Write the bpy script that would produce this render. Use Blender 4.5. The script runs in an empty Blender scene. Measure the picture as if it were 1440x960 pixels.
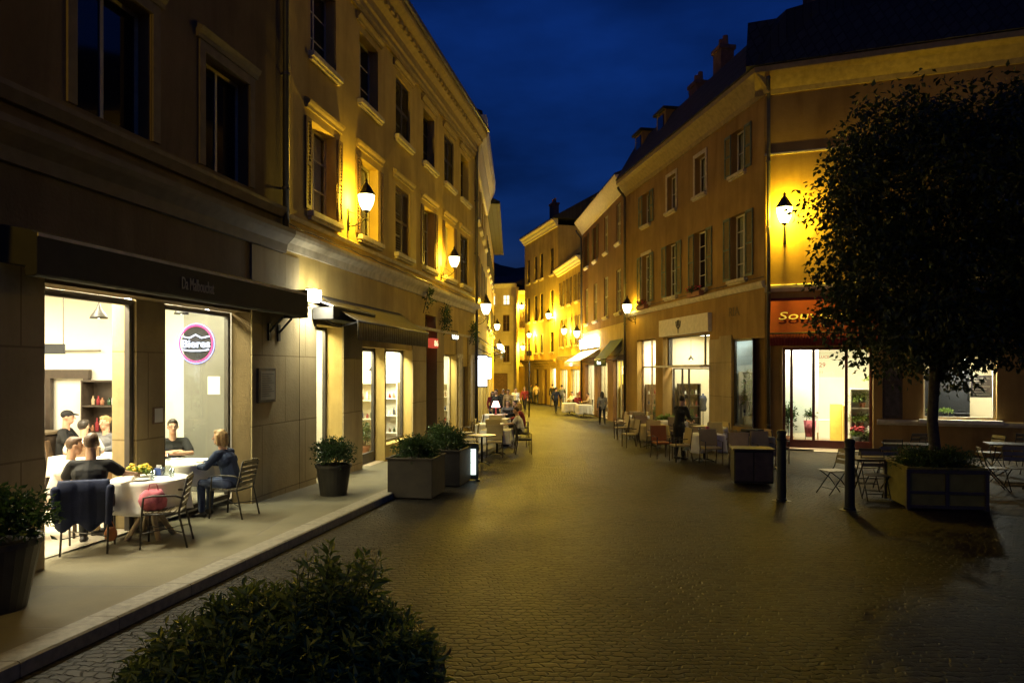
import bpy, math, random
import numpy as np
from mathutils import Vector, Matrix
random.seed(7); RNG = np.random.default_rng(7)
scene = bpy.context.scene
COL = scene.collection
R = math.radians
PI = math.pi
CAMH, FOC, CX, HY = 2.2, 1040.0, 720.0, 519.0     # eye height, focal length and horizon measured from the photograph

def gz(y):                       # the street falls gently away from the viewer
    return -0.016 * min(max(y, -12.0), 45.0)

# ------------------------------------------------------------------ materials
def mat_new(name):
    m = bpy.data.materials.new(name); m.use_nodes = True
    nt = m.node_tree
    for n in list(nt.nodes): nt.nodes.remove(n)
    out = nt.nodes.new('ShaderNodeOutputMaterial')
    return m, nt, out
def N(nt, t, **kw):
    n = nt.nodes.new(t)
    for k, v in kw.items():
        if k.startswith('i_'): n.inputs[k[2:].replace('_', ' ')].default_value = v
        else: setattr(n, k, v)
    return n
def L(nt, a, b): nt.links.new(a, b)
def rgba(c): return (c[0], c[1], c[2], 1.0)
def simple(name, col, rough=0.6, metal=0.0, var=0.15, scale=6.0, bump=0.0, bscale=60.0, spec=0.5, island=0.0):
    m, nt, out = mat_new(name)
    p = N(nt, 'ShaderNodeBsdfPrincipled'); p.inputs['Roughness'].default_value = rough; p.inputs['Metallic'].default_value = metal
    p.inputs['Specular IOR Level'].default_value = spec
    tc = N(nt, 'ShaderNodeTexCoord'); nz = N(nt, 'ShaderNodeTexNoise'); nz.inputs['Scale'].default_value = scale; nz.inputs['Detail'].default_value = 5
    L(nt, tc.outputs['Object'], nz.inputs['Vector'])
    rp = N(nt, 'ShaderNodeValToRGB'); e = rp.color_ramp.elements
    e[0].position = .3; e[1].position = .7
    e[0].color = rgba([c*(1-var) for c in col]); e[1].color = rgba([min(1, c*(1+var)) for c in col])
    L(nt, nz.outputs['Fac'], rp.inputs['Fac'])
    src = rp.outputs['Color']
    if island > 0:
        g = N(nt, 'ShaderNodeNewGeometry'); hs = N(nt, 'ShaderNodeHueSaturation')
        mr = N(nt, 'ShaderNodeMapRange'); mr.inputs['To Min'].default_value = 1-island; mr.inputs['To Max'].default_value = 1+island
        L(nt, g.outputs['Random Per Island'], mr.inputs['Value']); L(nt, mr.outputs['Result'], hs.inputs['Value'])
        L(nt, src, hs.inputs['Color']); src = hs.outputs['Color']
    L(nt, src, p.inputs['Base Color'])
    if bump > 0:
        b2 = N(nt, 'ShaderNodeTexNoise'); b2.inputs['Scale'].default_value = bscale; b2.inputs['Detail'].default_value = 4
        L(nt, tc.outputs['Object'], b2.inputs['Vector'])
        bp = N(nt, 'ShaderNodeBump'); bp.inputs['Strength'].default_value = bump; bp.inputs['Distance'].default_value = .01
        L(nt, b2.outputs['Fac'], bp.inputs['Height']); L(nt, bp.outputs['Normal'], p.inputs['Normal'])
    L(nt, p.outputs['BSDF'], out.inputs['Surface'])
    return m
def plaster(name, col, stain=0.45, joints=None):
    """rendered wall: broad blotches, vertical run-off streaks, fine grain, optional stone joints"""
    m, nt, out = mat_new(name)
    p = N(nt, 'ShaderNodeBsdfPrincipled'); p.inputs['Roughness'].default_value = .88; p.inputs['Specular IOR Level'].default_value = .25
    tc = N(nt, 'ShaderNodeTexCoord')
    n1 = N(nt, 'ShaderNodeTexNoise'); n1.inputs['Scale'].default_value = .55; n1.inputs['Detail'].default_value = 8; n1.inputs['Roughness'].default_value = .65
    L(nt, tc.outputs['Object'], n1.inputs['Vector'])
    mp = N(nt, 'ShaderNodeMapping'); mp.inputs['Scale'].default_value = (1.3, 1.3, .16); L(nt, tc.outputs['Object'], mp.inputs['Vector'])
    n2 = N(nt, 'ShaderNodeTexNoise'); n2.inputs['Scale'].default_value = 1.0; n2.inputs['Detail'].default_value = 9; n2.inputs['Distortion'].default_value = .7; n2.inputs['Roughness'].default_value = .62
    L(nt, mp.outputs['Vector'], n2.inputs['Vector'])
    r1 = N(nt, 'ShaderNodeValToRGB'); e = r1.color_ramp.elements; e[0].position = .3; e[1].position = .68
    e[0].color = rgba([c*.66 for c in col]); e[1].color = rgba([min(1, c*1.1) for c in col])
    L(nt, n1.outputs['Fac'], r1.inputs['Fac'])
    r2 = N(nt, 'ShaderNodeValToRGB'); e = r2.color_ramp.elements; e[0].position = .32; e[1].position = .56
    s = 1-stain*.75; e[0].color = (s, s*.95, s*.88, 1); e[1].color = (1, 1, 1, 1)
    L(nt, n2.outputs['Fac'], r2.inputs['Fac'])
    mx = N(nt, 'ShaderNodeMix', data_type='RGBA', blend_type='MULTIPLY'); mx.inputs[0].default_value = 1
    L(nt, r1.outputs['Color'], mx.inputs[6]); L(nt, r2.outputs['Color'], mx.inputs[7])
    src = mx.outputs[2]
    n3 = N(nt, 'ShaderNodeTexNoise'); n3.inputs['Scale'].default_value = 22; n3.inputs['Detail'].default_value = 7
    L(nt, tc.outputs['Object'], n3.inputs['Vector'])
    bp = N(nt, 'ShaderNodeBump'); bp.inputs['Strength'].default_value = .35; bp.inputs['Distance'].default_value = .015
    L(nt, n3.outputs['Fac'], bp.inputs['Height'])
    nrm = bp.outputs['Normal']
    if joints:
        sx = N(nt, 'ShaderNodeSeparateXYZ'); cx = N(nt, 'ShaderNodeCombineXYZ'); L(nt, tc.outputs['Object'], sx.inputs[0])
        L(nt, sx.outputs['X'], cx.inputs['X']); L(nt, sx.outputs['Z'], cx.inputs['Y'])
        bk = N(nt, 'ShaderNodeTexBrick'); bk.inputs['Scale'].default_value = 1; bk.inputs['Brick Width'].default_value = joints[0]; bk.inputs['Row Height'].default_value = joints[1]
        bk.inputs['Mortar Size'].default_value = .012; bk.inputs['Color1'].default_value = (1, 1, 1, 1); bk.inputs['Color2'].default_value = (.9, .9, .9, 1); bk.inputs['Mortar'].default_value = (.6, .57, .52, 1)
        L(nt, cx.outputs[0], bk.inputs['Vector'])
        m2 = N(nt, 'ShaderNodeMix', data_type='RGBA', blend_type='MULTIPLY'); m2.inputs[0].default_value = 1
        L(nt, src, m2.inputs[6]); L(nt, bk.outputs['Color'], m2.inputs[7]); src = m2.outputs[2]
        b2 = N(nt, 'ShaderNodeBump'); b2.invert = True; b2.inputs['Strength'].default_value = .6; b2.inputs['Distance'].default_value = .012
        L(nt, bk.outputs['Fac'], b2.inputs['Height']); L(nt, nrm, b2.inputs['Normal']); nrm = b2.outputs['Normal']
    L(nt, src, p.inputs['Base Color']); L(nt, nrm, p.inputs['Normal']); L(nt, p.outputs['BSDF'], out.inputs['Surface'])
    return m
def paving(name, c1, c2, mortar, bw, rh, msize, rough, bump, wobble=.03, dirt=.5):
    m, nt, out = mat_new(name)
    p = N(nt, 'ShaderNodeBsdfPrincipled'); p.inputs['Specular IOR Level'].default_value = .11
    tc = N(nt, 'ShaderNodeTexCoord')
    nz = N(nt, 'ShaderNodeTexNoise'); nz.inputs['Scale'].default_value = 1.1; nz.inputs['Detail'].default_value = 3
    L(nt, tc.outputs['Object'], nz.inputs['Vector'])
    sb = N(nt, 'ShaderNodeVectorMath', operation='SUBTRACT'); sb.inputs[1].default_value = (.5, .5, .5); L(nt, nz.outputs['Color'], sb.inputs[0])
    sc = N(nt, 'ShaderNodeVectorMath', operation='SCALE'); sc.inputs['Scale'].default_value = wobble*4; L(nt, sb.outputs[0], sc.inputs[0])
    nf = N(nt, 'ShaderNodeTexNoise'); nf.inputs['Scale'].default_value = 9; L(nt, tc.outputs['Object'], nf.inputs['Vector'])
    sf = N(nt, 'ShaderNodeVectorMath', operation='SUBTRACT'); sf.inputs[1].default_value = (.5, .5, .5); L(nt, nf.outputs['Color'], sf.inputs[0])
    sg = N(nt, 'ShaderNodeVectorMath', operation='SCALE'); sg.inputs['Scale'].default_value = wobble*.9; L(nt, sf.outputs[0], sg.inputs[0])
    ad = N(nt, 'ShaderNodeVectorMath', operation='ADD'); L(nt, tc.outputs['Object'], ad.inputs[0]); L(nt, sc.outputs[0], ad.inputs[1])
    ae = N(nt, 'ShaderNodeVectorMath', operation='ADD'); L(nt, ad.outputs[0], ae.inputs[0]); L(nt, sg.outputs[0], ae.inputs[1])
    bk = N(nt, 'ShaderNodeTexBrick'); bk.inputs['Scale'].default_value = 1; bk.inputs['Brick Width'].default_value = bw; bk.inputs['Row Height'].default_value = rh
    bk.inputs['Mortar Size'].default_value = msize; bk.inputs['Mortar Smooth'].default_value = .8 if bump > .9 else .35; bk.inputs['Bias'].default_value = 0
    bk.inputs['Color1'].default_value = rgba(c1); bk.inputs['Color2'].default_value = rgba(c2); bk.inputs['Mortar'].default_value = rgba(mortar)
    L(nt, ae.outputs[0], bk.inputs['Vector'])
    n2 = N(nt, 'ShaderNodeTexNoise'); n2.inputs['Scale'].default_value = .38; n2.inputs['Detail'].default_value = 8; n2.inputs['Roughness'].default_value = .7
    L(nt, tc.outputs['Object'], n2.inputs['Vector'])
    r2 = N(nt, 'ShaderNodeValToRGB'); e = r2.color_ramp.elements; e[0].position = .33; e[1].position = .65
    e[0].color = (1-dirt, 1-dirt, 1-dirt, 1); e[1].color = (1.1, 1.08, 1.02, 1); L(nt, n2.outputs['Fac'], r2.inputs['Fac'])
    mx = N(nt, 'ShaderNodeMix', data_type='RGBA', blend_type='MULTIPLY'); mx.inputs[0].default_value = 1
    L(nt, bk.outputs['Color'], mx.inputs[6]); L(nt, r2.outputs['Color'], mx.inputs[7]); L(nt, mx.outputs[2], p.inputs['Base Color'])
    mr = N(nt, 'ShaderNodeMapRange'); mr.inputs['To Min'].default_value = rough-.1; mr.inputs['To Max'].default_value = rough+.14
    L(nt, n2.outputs['Fac'], mr.inputs['Value']); L(nt, mr.outputs['Result'], p.inputs['Roughness'])
    n3 = N(nt, 'ShaderNodeTexNoise'); n3.inputs['Scale'].default_value = 45; n3.inputs['Detail'].default_value = 5; L(nt, tc.outputs['Object'], n3.inputs['Vector'])
    b0 = N(nt, 'ShaderNodeBump'); b0.inputs['Strength'].default_value = .3; b0.inputs['Distance'].default_value = .006; L(nt, n3.outputs['Fac'], b0.inputs['Height'])
    b1 = N(nt, 'ShaderNodeBump'); b1.invert = True; b1.inputs['Strength'].default_value = bump; b1.inputs['Distance'].default_value = .015 if bump > .9 else .012
    L(nt, bk.outputs['Fac'], b1.inputs['Height']); L(nt, b0.outputs['Normal'], b1.inputs['Normal']); L(nt, b1.outputs['Normal'], p.inputs['Normal'])
    L(nt, p.outputs['BSDF'], out.inputs['Surface'])
    return m
def emit(name, col, s):
    m, nt, out = mat_new(name); e = N(nt, 'ShaderNodeEmission'); e.inputs['Color'].default_value = rgba(col); e.inputs['Strength'].default_value = s
    L(nt, e.outputs[0], out.inputs['Surface']); return m
def glow_glass(name, col, s, clear=.55):
    """frosted lamp glass: lets the bulb's light out and glows itself"""
    m, nt, out = mat_new(name); e = N(nt, 'ShaderNodeEmission'); e.inputs['Color'].default_value = rgba(col); e.inputs['Strength'].default_value = s
    t = N(nt, 'ShaderNodeBsdfTransparent'); mx = N(nt, 'ShaderNodeMixShader'); mx.inputs[0].default_value = clear
    L(nt, e.outputs[0], mx.inputs[1]); L(nt, t.outputs[0], mx.inputs[2]); L(nt, mx.outputs[0], out.inputs['Surface']); return m
def clear_glass(name, tint=(.93, .96, .93), refl=.07):
    m, nt, out = mat_new(name); t = N(nt, 'ShaderNodeBsdfTransparent'); t.inputs[0].default_value = rgba(tint)
    g = N(nt, 'ShaderNodeBsdfGlossy'); g.inputs['Roughness'].default_value = .02
    mx = N(nt, 'ShaderNodeMixShader'); mx.inputs[0].default_value = refl
    L(nt, t.outputs[0], mx.inputs[1]); L(nt, g.outputs[0], mx.inputs[2]); L(nt, mx.outputs[0], out.inputs['Surface']); return m
def leafmat(name, c0, c1, tip=None, rough=.45):
    m, nt, out = mat_new(name)
    g = N(nt, 'ShaderNodeNewGeometry'); rp = N(nt, 'ShaderNodeValToRGB'); e = rp.color_ramp.elements
    e[0].color = rgba(c0); e[1].color = rgba(c1); e[1].position = .8
    if tip: x = rp.color_ramp.elements.new(.97); x.color = rgba(tip)
    L(nt, g.outputs['Random Per Island'], rp.inputs['Fac'])
    p = N(nt, 'ShaderNodeBsdfPrincipled'); p.inputs['Roughness'].default_value = rough; L(nt, rp.outputs['Color'], p.inputs['Base Color'])
    tr = N(nt, 'ShaderNodeBsdfTranslucent'); L(nt, rp.outputs['Color'], tr.inputs['Color'])
    mx = N(nt, 'ShaderNodeMixShader'); mx.inputs[0].default_value = .3
    L(nt, p.outputs['BSDF'], mx.inputs[1]); L(nt, tr.outputs[0], mx.inputs[2]); L(nt, mx.outputs[0], out.inputs['Surface']); return m
def rooftile(name, col):
    m, nt, out = mat_new(name); p = N(nt, 'ShaderNodeBsdfPrincipled'); p.inputs['Roughness'].default_value = .85
    tc = N(nt, 'ShaderNodeTexCoord'); bk = N(nt, 'ShaderNodeTexBrick'); bk.inputs['Scale'].default_value = 1; bk.inputs['Brick Width'].default_value = .22; bk.inputs['Row Height'].default_value = .28
    bk.inputs['Mortar Size'].default_value = .02; bk.inputs['Color1'].default_value = rgba(col); bk.inputs['Color2'].default_value = rgba([c*.6 for c in col]); bk.inputs['Mortar'].default_value = rgba([c*.25 for c in col])
    L(nt, tc.outputs['Object'], bk.inputs['Vector']); L(nt, bk.outputs['Color'], p.inputs['Base Color'])
    b = N(nt, 'ShaderNodeBump'); b.invert = True; b.inputs['Distance'].default_value = .03; L(nt, bk.outputs['Fac'], b.inputs['Height']); L(nt, b.outputs['Normal'], p.inputs['Normal'])
    L(nt, p.outputs['BSDF'], out.inputs['Surface']); return m

M = dict(
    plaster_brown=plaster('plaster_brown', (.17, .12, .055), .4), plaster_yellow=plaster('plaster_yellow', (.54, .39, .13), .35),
    plaster_stone=plaster('plaster_stone', (.44, .345, .175), .35, (1.7, 1.22)), plaster_ochre=plaster('plaster_ochre', (.34, .21, .062), .35),
    plaster_gold=plaster('plaster_gold', (.6, .44, .13), .3), plaster_red=plaster('plaster_red', (.23, .125, .06), .35), plaster_cream=plaster('plaster_cream', (.55, .47, .3), .3),
    plaster_pale=plaster('plaster_pale', (.6, .5, .3), .25),
    trim=simple('stone_trim', (.50, .43, .29), .8, var=.2, bump=.2), trim_dark=simple('dark_trim', (.14, .105, .06), .8, bump=.2), white_trim=simple('white_trim', (.66, .6, .46), .75, var=.12),
    cornice=simple('cornice_paint', (.29, .21, .085), .8, var=.2, bump=.2),
    roof=rooftile('roof_tiles', (.075, .05, .038)), roof_dark=rooftile('roof_slates', (.035, .034, .035)), brick=simple('chimney_brick', (.16, .09, .06), .9, var=.3, bump=.4),
    zinc=simple('zinc_pipe', (.07, .065, .06), .5, .4), iron=simple('black_iron', (.016, .015, .013), .5, 0, var=.2, spec=.3), steel=simple('slat_paint', (.14, .115, .065), .45, 0, var=.25), dark_metal=simple('dark_metal', (.04, .035, .028), .42, 0),
    woodframe=simple('window_wood', (.42, .37, .27), .6, var=.15), woodframe_dark=simple('dark_window_wood', (.05, .04, .03), .5), redframe=simple('red_brown_frame', (.10, .022, .015), .42),
    shutter_brown=simple('brown_shutter', (.12, .07, .04), .7, var=.2), shutter_green=simple('green_shutter', (.11, .14, .10), .7, var=.2), shutter_pale=simple('pale_shutter', (.42, .38, .26), .7), shutter_dark=simple('dark_shutter', (.04, .028, .02), .7),
    dark_glass=simple('dark_window_glass', (.008, .008, .01), .06, var=.3, spec=.6), shop_glass=clear_glass('shop_glass'), curtain=simple('net_curtain', (.5, .46, .36), .9, var=.1, scale=20),
    street=paving('street_setts', (.037, .030, .021), (.014, .011, .008), (.004, .003, .0025), .125, .082, .015, .55, 1.0, .09, .38),
    sidewalk=paving('sidewalk_slabs', (.19, .172, .118), (.165, .15, .105), (.17, .155, .125), 2.3, 1.25, .016, .62, .5, .006, .35),
    pavement=paving('plaza_setts', (.085, .066, .038), (.05, .038, .022), (.015, .012, .009), .2, .12, .014, .66, .8, .04, .4),
    kerb=simple('granite_kerb', (.19, .172, .13), .65, var=.25, scale=14, bump=.3), hill=simple('dark_hill', (.02, .025, .015), .95, var=.4, scale=.4),
    room_white=simple('white_room_wall', (.78, .75, .66), .8, var=.05, scale=1.5), room_cream=simple('cream_room_wall', (.66, .58, .40), .8, var=.06, scale=1.5), room_grey=simple('grey_partition', (.15, .145, .125), .8, var=.12, scale=2), room_yellow=simple('yellow_room_wall', (.75, .58, .12), .8, var=.08),
    room_blue=simple('cool_room_wall', (.55, .66, .68), .7, var=.08, scale=2), room_floor=simple('shop_floor', (.36, .28, .19), .4, var=.2, scale=3), tile_floor=simple('tile_floor', (.42, .38, .3), .35, var=.15, scale=4),
    wood=simple('brown_wood', (.2, .12, .06), .55, var=.3, scale=8), wood_dark=simple('dark_wood', (.05, .035, .024), .5, var=.3, scale=8), wood_pale=simple('pale_wood', (.42, .32, .19), .6, var=.2, scale=8),
    cloth_white=simple('white_cloth', (.78, .76, .7), .9, var=.05, bump=.1), cloth_cream=simple('cream_canvas', (.38, .31, .16), .9, var=.08), cloth_navy=simple('navy_cloth', (.010, .017, .055), .9, var=.3, bump=.2), cloth_orange=simple('orange_canvas', (.36, .13, .035), .85, var=.1),
    cloth_black=simple('black_cloth', (.012, .012, .013), .9, var=.3, bump=.2), cloth_bluegrey=simple('blue_grey_knit', (.022, .036, .085), .95, var=.2, bump=.3), cloth_grey=simple('grey_cloth', (.13, .13, .14), .9, var=.2), cloth_yellow=simple('yellow_cloth', (.62, .47, .08), .9), cloth_pink=simple('rose_cloth', (.45, .12, .16), .9, var=.4, scale=14), cloth_red=simple('red_cloth', (.22, .02, .025), .9), cloth_jeans=simple('denim', (.035, .05, .11), .9, var=.3), cloth_tan=simple('tan_cloth', (.38, .28, .17), .9), cloth_green=simple('olive_cloth', (.09, .1, .05), .9),
    awning_black=simple('black_awning_fabric', (.022, .019, .014), .85, var=.2), awning_grey=simple('taupe_awning_fabric', (.075, .058, .032), .9, var=.15), awning_red=simple('red_awning_fabric', (.15, .007, .006), .85, var=.12), awning_green=simple('green_awning_fabric', (.02, .06, .03), .85, var=.2), awning_white=simple('white_awning_fabric', (.72, .68, .56), .9, var=.08),
    letter_faint=simple('faint_lettering', (.13, .09, .04), .9), letter_grey=simple('grey_lettering', (.30, .27, .2), .8), letter_cream=simple('cream_lettering', (.85, .74, .42), .7), letter_dark=simple('dark_lettering', (.03, .028, .025), .7), letter_red=simple('red_lettering', (.5, .1, .06), .7),
    skin=simple('skin', (.50, .29, .19), .55, var=.1, scale=12), skin_tan=simple('tanned_skin', (.36, .19, .115), .55, var=.1, scale=12), hair_dark=simple('dark_hair', (.02, .013, .009), .5, var=.4, scale=40, bump=.5), hair_brown=simple('brown_hair', (.075, .04, .02), .5, var=.4, scale=40, bump=.5), hair_blond=simple('blond_hair', (.38, .24, .10), .5, var=.35, scale=40, bump=.5), hair_grey=simple('grey_hair', (.2, .19, .18), .6, var=.3, scale=40, bump=.5),
    shoe=simple('dark_shoe', (.025, .02, .017), .5), eye=simple('eye_dark', (.02, .015, .012), .2), lip=simple('lip', (.3, .1, .08), .5), glasses=simple('spectacle_frame', (.015, .015, .015), .3),
    pot_dark=simple('dark_pot', (.03, .026, .018), .5, var=.25, bump=.15), pot_wood=simple('planter_wood', (.03, .022, .012), .7, var=.3, scale=5, bump=.2), pot_grey=simple('planter_panel', (.19, .165, .045), .8, var=.15, spec=.1), pot_terra=simple('terracotta', (.28, .12, .06), .8, var=.2), soil=simple('soil', (.03, .022, .015), .95, var=.4, scale=30, bump=.6),
    bark=simple('bark', (.05, .038, .026), .9, var=.35, scale=14, bump=.9, bscale=25), stem=simple('green_stem', (.07, .09, .03), .7),
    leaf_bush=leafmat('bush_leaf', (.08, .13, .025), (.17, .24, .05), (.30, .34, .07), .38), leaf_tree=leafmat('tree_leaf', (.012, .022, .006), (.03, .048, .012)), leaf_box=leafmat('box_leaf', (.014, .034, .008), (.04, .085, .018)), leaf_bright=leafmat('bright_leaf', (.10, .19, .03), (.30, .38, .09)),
    petal_red=simple('red_petal', (.45, .03, .05), .6, island=.4), petal_white=simple('white_petal', (.75, .7, .62), .7, island=.15), petal_yellow=simple('yellow_petal', (.75, .55, .05), .6, island=.2),
    bottle=simple('green_bottle', (.02, .05, .02), .1), glassware=clear_glass('drinking_glass', (.85, .9, .9), .2), paper=simple('paper', (.7, .68, .6), .8, var=.05), poster=simple('poster_print', (.055, .045, .04), .5, var=.5, scale=9), china=simple('white_china', (.75, .74, .7), .25, var=.03), napkin_blue=simple('blue_paper', (.05, .09, .3), .7),
    lamp_glow=glow_glass('lantern_glass', (1, .86, .45), 14.0, .72), globe_glow=glow_glass('globe_glass', (1, .80, .32), 12.0, .7), cool_glow=emit('cool_lightbox', (.80, .86, 1.0), 5.0), flood_glow=emit('floodlight_face', (.92, 1.0, .96), 22.0), panel_glow=emit('ceiling_panel', (1, .94, .78), 7.0), warm_panel=emit('warm_panel', (1, .9, .66), 3.5), spot_glow=emit('spot_face', (1, .97, .9), 25.0), lit_window=emit('lit_upstairs_window', (1, .85, .5), 1.6),
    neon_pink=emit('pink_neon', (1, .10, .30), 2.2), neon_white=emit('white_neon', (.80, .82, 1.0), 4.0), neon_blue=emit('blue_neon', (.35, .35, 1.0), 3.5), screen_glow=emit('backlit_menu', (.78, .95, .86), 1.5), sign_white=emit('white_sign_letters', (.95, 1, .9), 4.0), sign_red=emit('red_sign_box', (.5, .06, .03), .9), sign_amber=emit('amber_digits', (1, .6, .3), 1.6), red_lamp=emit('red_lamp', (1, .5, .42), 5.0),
)
# ------------------------------------------------------------------ mesh builder
class MB:
    def __init__(s): s.v = []; s.f = []
    def add(s, vs, fs):
        o = len(s.v); s.v += [tuple(p) for p in vs]; s.f += [tuple(o+i for i in f) for f in fs]; return s
    def quad(s, a, b, c, d): return s.add([a, b, c, d], [(0, 1, 2, 3)])
    def box(s, x0, x1, y0, y1, z0, z1):
        return s.add([(x0,y0,z0),(x1,y0,z0),(x1,y1,z0),(x0,y1,z0),(x0,y0,z1),(x1,y0,z1),(x1,y1,z1),(x0,y1,z1)], [(0,3,2,1),(4,5,6,7),(0,1,5,4),(1,2,6,5),(2,3,7,6),(3,0,4,7)])
    def obox(s, c, size, rot=None, taper=1.0):
        a, b, h = [q/2 for q in size]; rot = rot or Matrix.Identity(3); c = Vector(c)
        vs = [c + rot @ Vector(p) for p in [(-a*taper,-b*taper,-h),(a*taper,-b*taper,-h),(a*taper,b*taper,-h),(-a*taper,b*taper,-h),(-a,-b,h),(a,-b,h),(a,b,h),(-a,b,h)]]
        return s.add(vs, [(0,3,2,1),(4,5,6,7),(0,1,5,4),(1,2,6,5),(2,3,7,6),(3,0,4,7)])
    def bar(s, p0, p1, w, t):
        """rectangular bar from p0 to p1"""
        p0, p1 = Vector(p0), Vector(p1); d = p1-p0; q = d.to_track_quat('X', 'Z').to_matrix()
        return s.obox((p0+p1)/2, (d.length, w, t), q)
    def tube(s, pts, r, n=6, caps=True):
        pts = [Vector(p) for p in pts]; rs = r if isinstance(r, (list, tuple)) else [r]*len(pts); o = len(s.v)
        up = None
        for i, p in enumerate(pts):
            t = (pts[min(i+1, len(pts)-1)] - pts[max(i-1, 0)]).normalized()
            if up is None: up = Vector((0, 0, 1)) if abs(t.z) < .9 else Vector((1, 0, 0))
            a = t.cross(up)
            if a.length < 1e-5: a = t.orthogonal()
            a.normalize(); b = a.cross(t).normalized(); up = b
            for k in range(n):
                w = 2*PI*k/n; s.v.append(tuple(p + a*(math.cos(w)*rs[i]) + b*(math.sin(w)*rs[i])))
        for i in range(len(pts)-1):
            for k in range(n):
                s.f.append((o+i*n+k, o+i*n+(k+1) % n, o+(i+1)*n+(k+1) % n, o+(i+1)*n+k))
        if caps: s.f.append(tuple(o+k for k in range(n))[::-1]); e = o+(len(pts)-1)*n; s.f.append(tuple(e+k for k in range(n)))
        return s
    def lathe(s, prof, c=(0, 0, 0), n=16, phase=0.0):
        o = len(s.v); c = Vector(c)
        for r, z in prof:
            for k in range(n):
                w = 2*PI*k/n+phase; s.v.append((c.x+r*math.cos(w), c.y+r*math.sin(w), c.z+z))
        for i in range(len(prof)-1):
            for k in range(n): s.f.append((o+i*n+k, o+i*n+(k+1) % n, o+(i+1)*n+(k+1) % n, o+(i+1)*n+k))
        s.f.append(tuple(o+k for k in range(n))[::-1]); e = o+(len(prof)-1)*n; s.f.append(tuple(e+k for k in range(n)))
        return s
    def prism_u(s, prof, u0, u1):
        """profile of (y,z) points extruded along x"""
        n = len(prof); vs = [(u0, y, z) for y, z in prof]+[(u1, y, z) for y, z in prof]
        return s.add(vs, [(i, (i+1) % n, n+(i+1) % n, n+i) for i in range(n)] + [tuple(range(n))[::-1], tuple(range(n, 2*n))])
    def prism_z(s, poly, z0, z1):
        n = len(poly); vs = [(x, y, z0) for x, y in poly]+[(x, y, z1) for x, y in poly]
        return s.add(vs, [(i, (i+1) % n, n+(i+1) % n, n+i) for i in range(n)] + [tuple(range(n))[::-1], tuple(range(n, 2*n))])
    def ell(s, c, r, rot=None, nu=12, nv=8):
        o = len(s.v); c = Vector(c); rot = rot or Matrix.Identity(3)
        r = r if isinstance(r, (tuple, list)) else (r, r, r)
        s.v.append(tuple(c + rot @ Vector((0, 0, -r[2]))))
        for j in range(1, nv):
            a = -PI/2 + PI*j/nv
            for k in range(nu):
                w = 2*PI*k/nu; s.v.append(tuple(c + rot @ Vector((r[0]*math.cos(a)*math.cos(w), r[1]*math.cos(a)*math.sin(w), r[2]*math.sin(a)))))
        s.v.append(tuple(c + rot @ Vector((0, 0, r[2])))); top = len(s.v)-1
        for k in range(nu): s.f.append((o, o+1+(k+1) % nu, o+1+k))
        for j in range(nv-2):
            for k in range(nu): s.f.append((o+1+j*nu+k, o+1+j*nu+(k+1) % nu, o+1+(j+1)*nu+(k+1) % nu, o+1+(j+1)*nu+k))
        for k in range(nu): s.f.append((o+1+(nv-2)*nu+k, o+1+(nv-2)*nu+(k+1) % nu, top))
        return s
    def cap(s, p0, r0, p1, r1, n=10):
        """closed tapered capsule"""
        p0, p1 = Vector(p0), Vector(p1); d = p1-p0; ln = max(d.length, 1e-4); d = d/ln
        pts, rs = [], []
        for a in (90, 60, 30): pts.append(p0 - d*(r0*math.sin(R(a)))); rs.append(max(r0*math.cos(R(a)), .0006))
        pts.append(p0); rs.append(r0); pts.append(p1); rs.append(r1)
        for a in (30, 60, 90): pts.append(p1 + d*(r1*math.sin(R(a)))); rs.append(max(r1*math.cos(R(a)), .0006))
        return s.tube(pts, rs, n)
    def build(s, name, mat, parent=None, smooth=False, M4=None, bevel=0.0):
        me = bpy.data.meshes.new(name)
        vs = s.v if M4 is None else [tuple(M4 @ Vector(p)) for p in s.v]
        me.from_pydata(vs, [], s.f); me.materials.append(M[mat] if isinstance(mat, str) else mat)
        if smooth: me.shade_smooth()
        o = bpy.data.objects.new(name, me); COL.objects.link(o)
        if parent is not None: o.parent = parent
        if bevel > 0:
            b = o.modifiers.new('bevel', 'BEVEL'); b.width = bevel; b.segments = 2; b.limit_method = 'ANGLE'; b.angle_limit = R(40)
        return o
def tag(o, label=None, cat=None, group=None, kind=None):
    if label: o['label'] = label
    if cat: o['category'] = cat
    if group: o['group'] = group
    if kind: o['kind'] = kind
    return o
def thing(name, label, cat, loc=(0, 0, 0), rz=0.0, group=None):
    o = bpy.data.objects.new(name, None); o.empty_display_size = .2; COL.objects.link(o)
    o.location = loc; o.rotation_euler = (0, 0, rz); return tag(o, label, cat, group)
def dup(root, loc, rz, label, group=None):
    r = root.copy(); COL.objects.link(r); r.location = loc; r.rotation_euler = (0, 0, rz)
    tag(r, label, None, group)
    for ch in list(root.children):
        c = ch.copy(); COL.objects.link(c); c.parent = r
        for g in ch.children:
            d = g.copy(); COL.objects.link(d); d.parent = c
    return r
def structure(name, mb, mat, **k):
    o = mb.build(name, mat, **k); o['kind'] = 'structure'; return o
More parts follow.
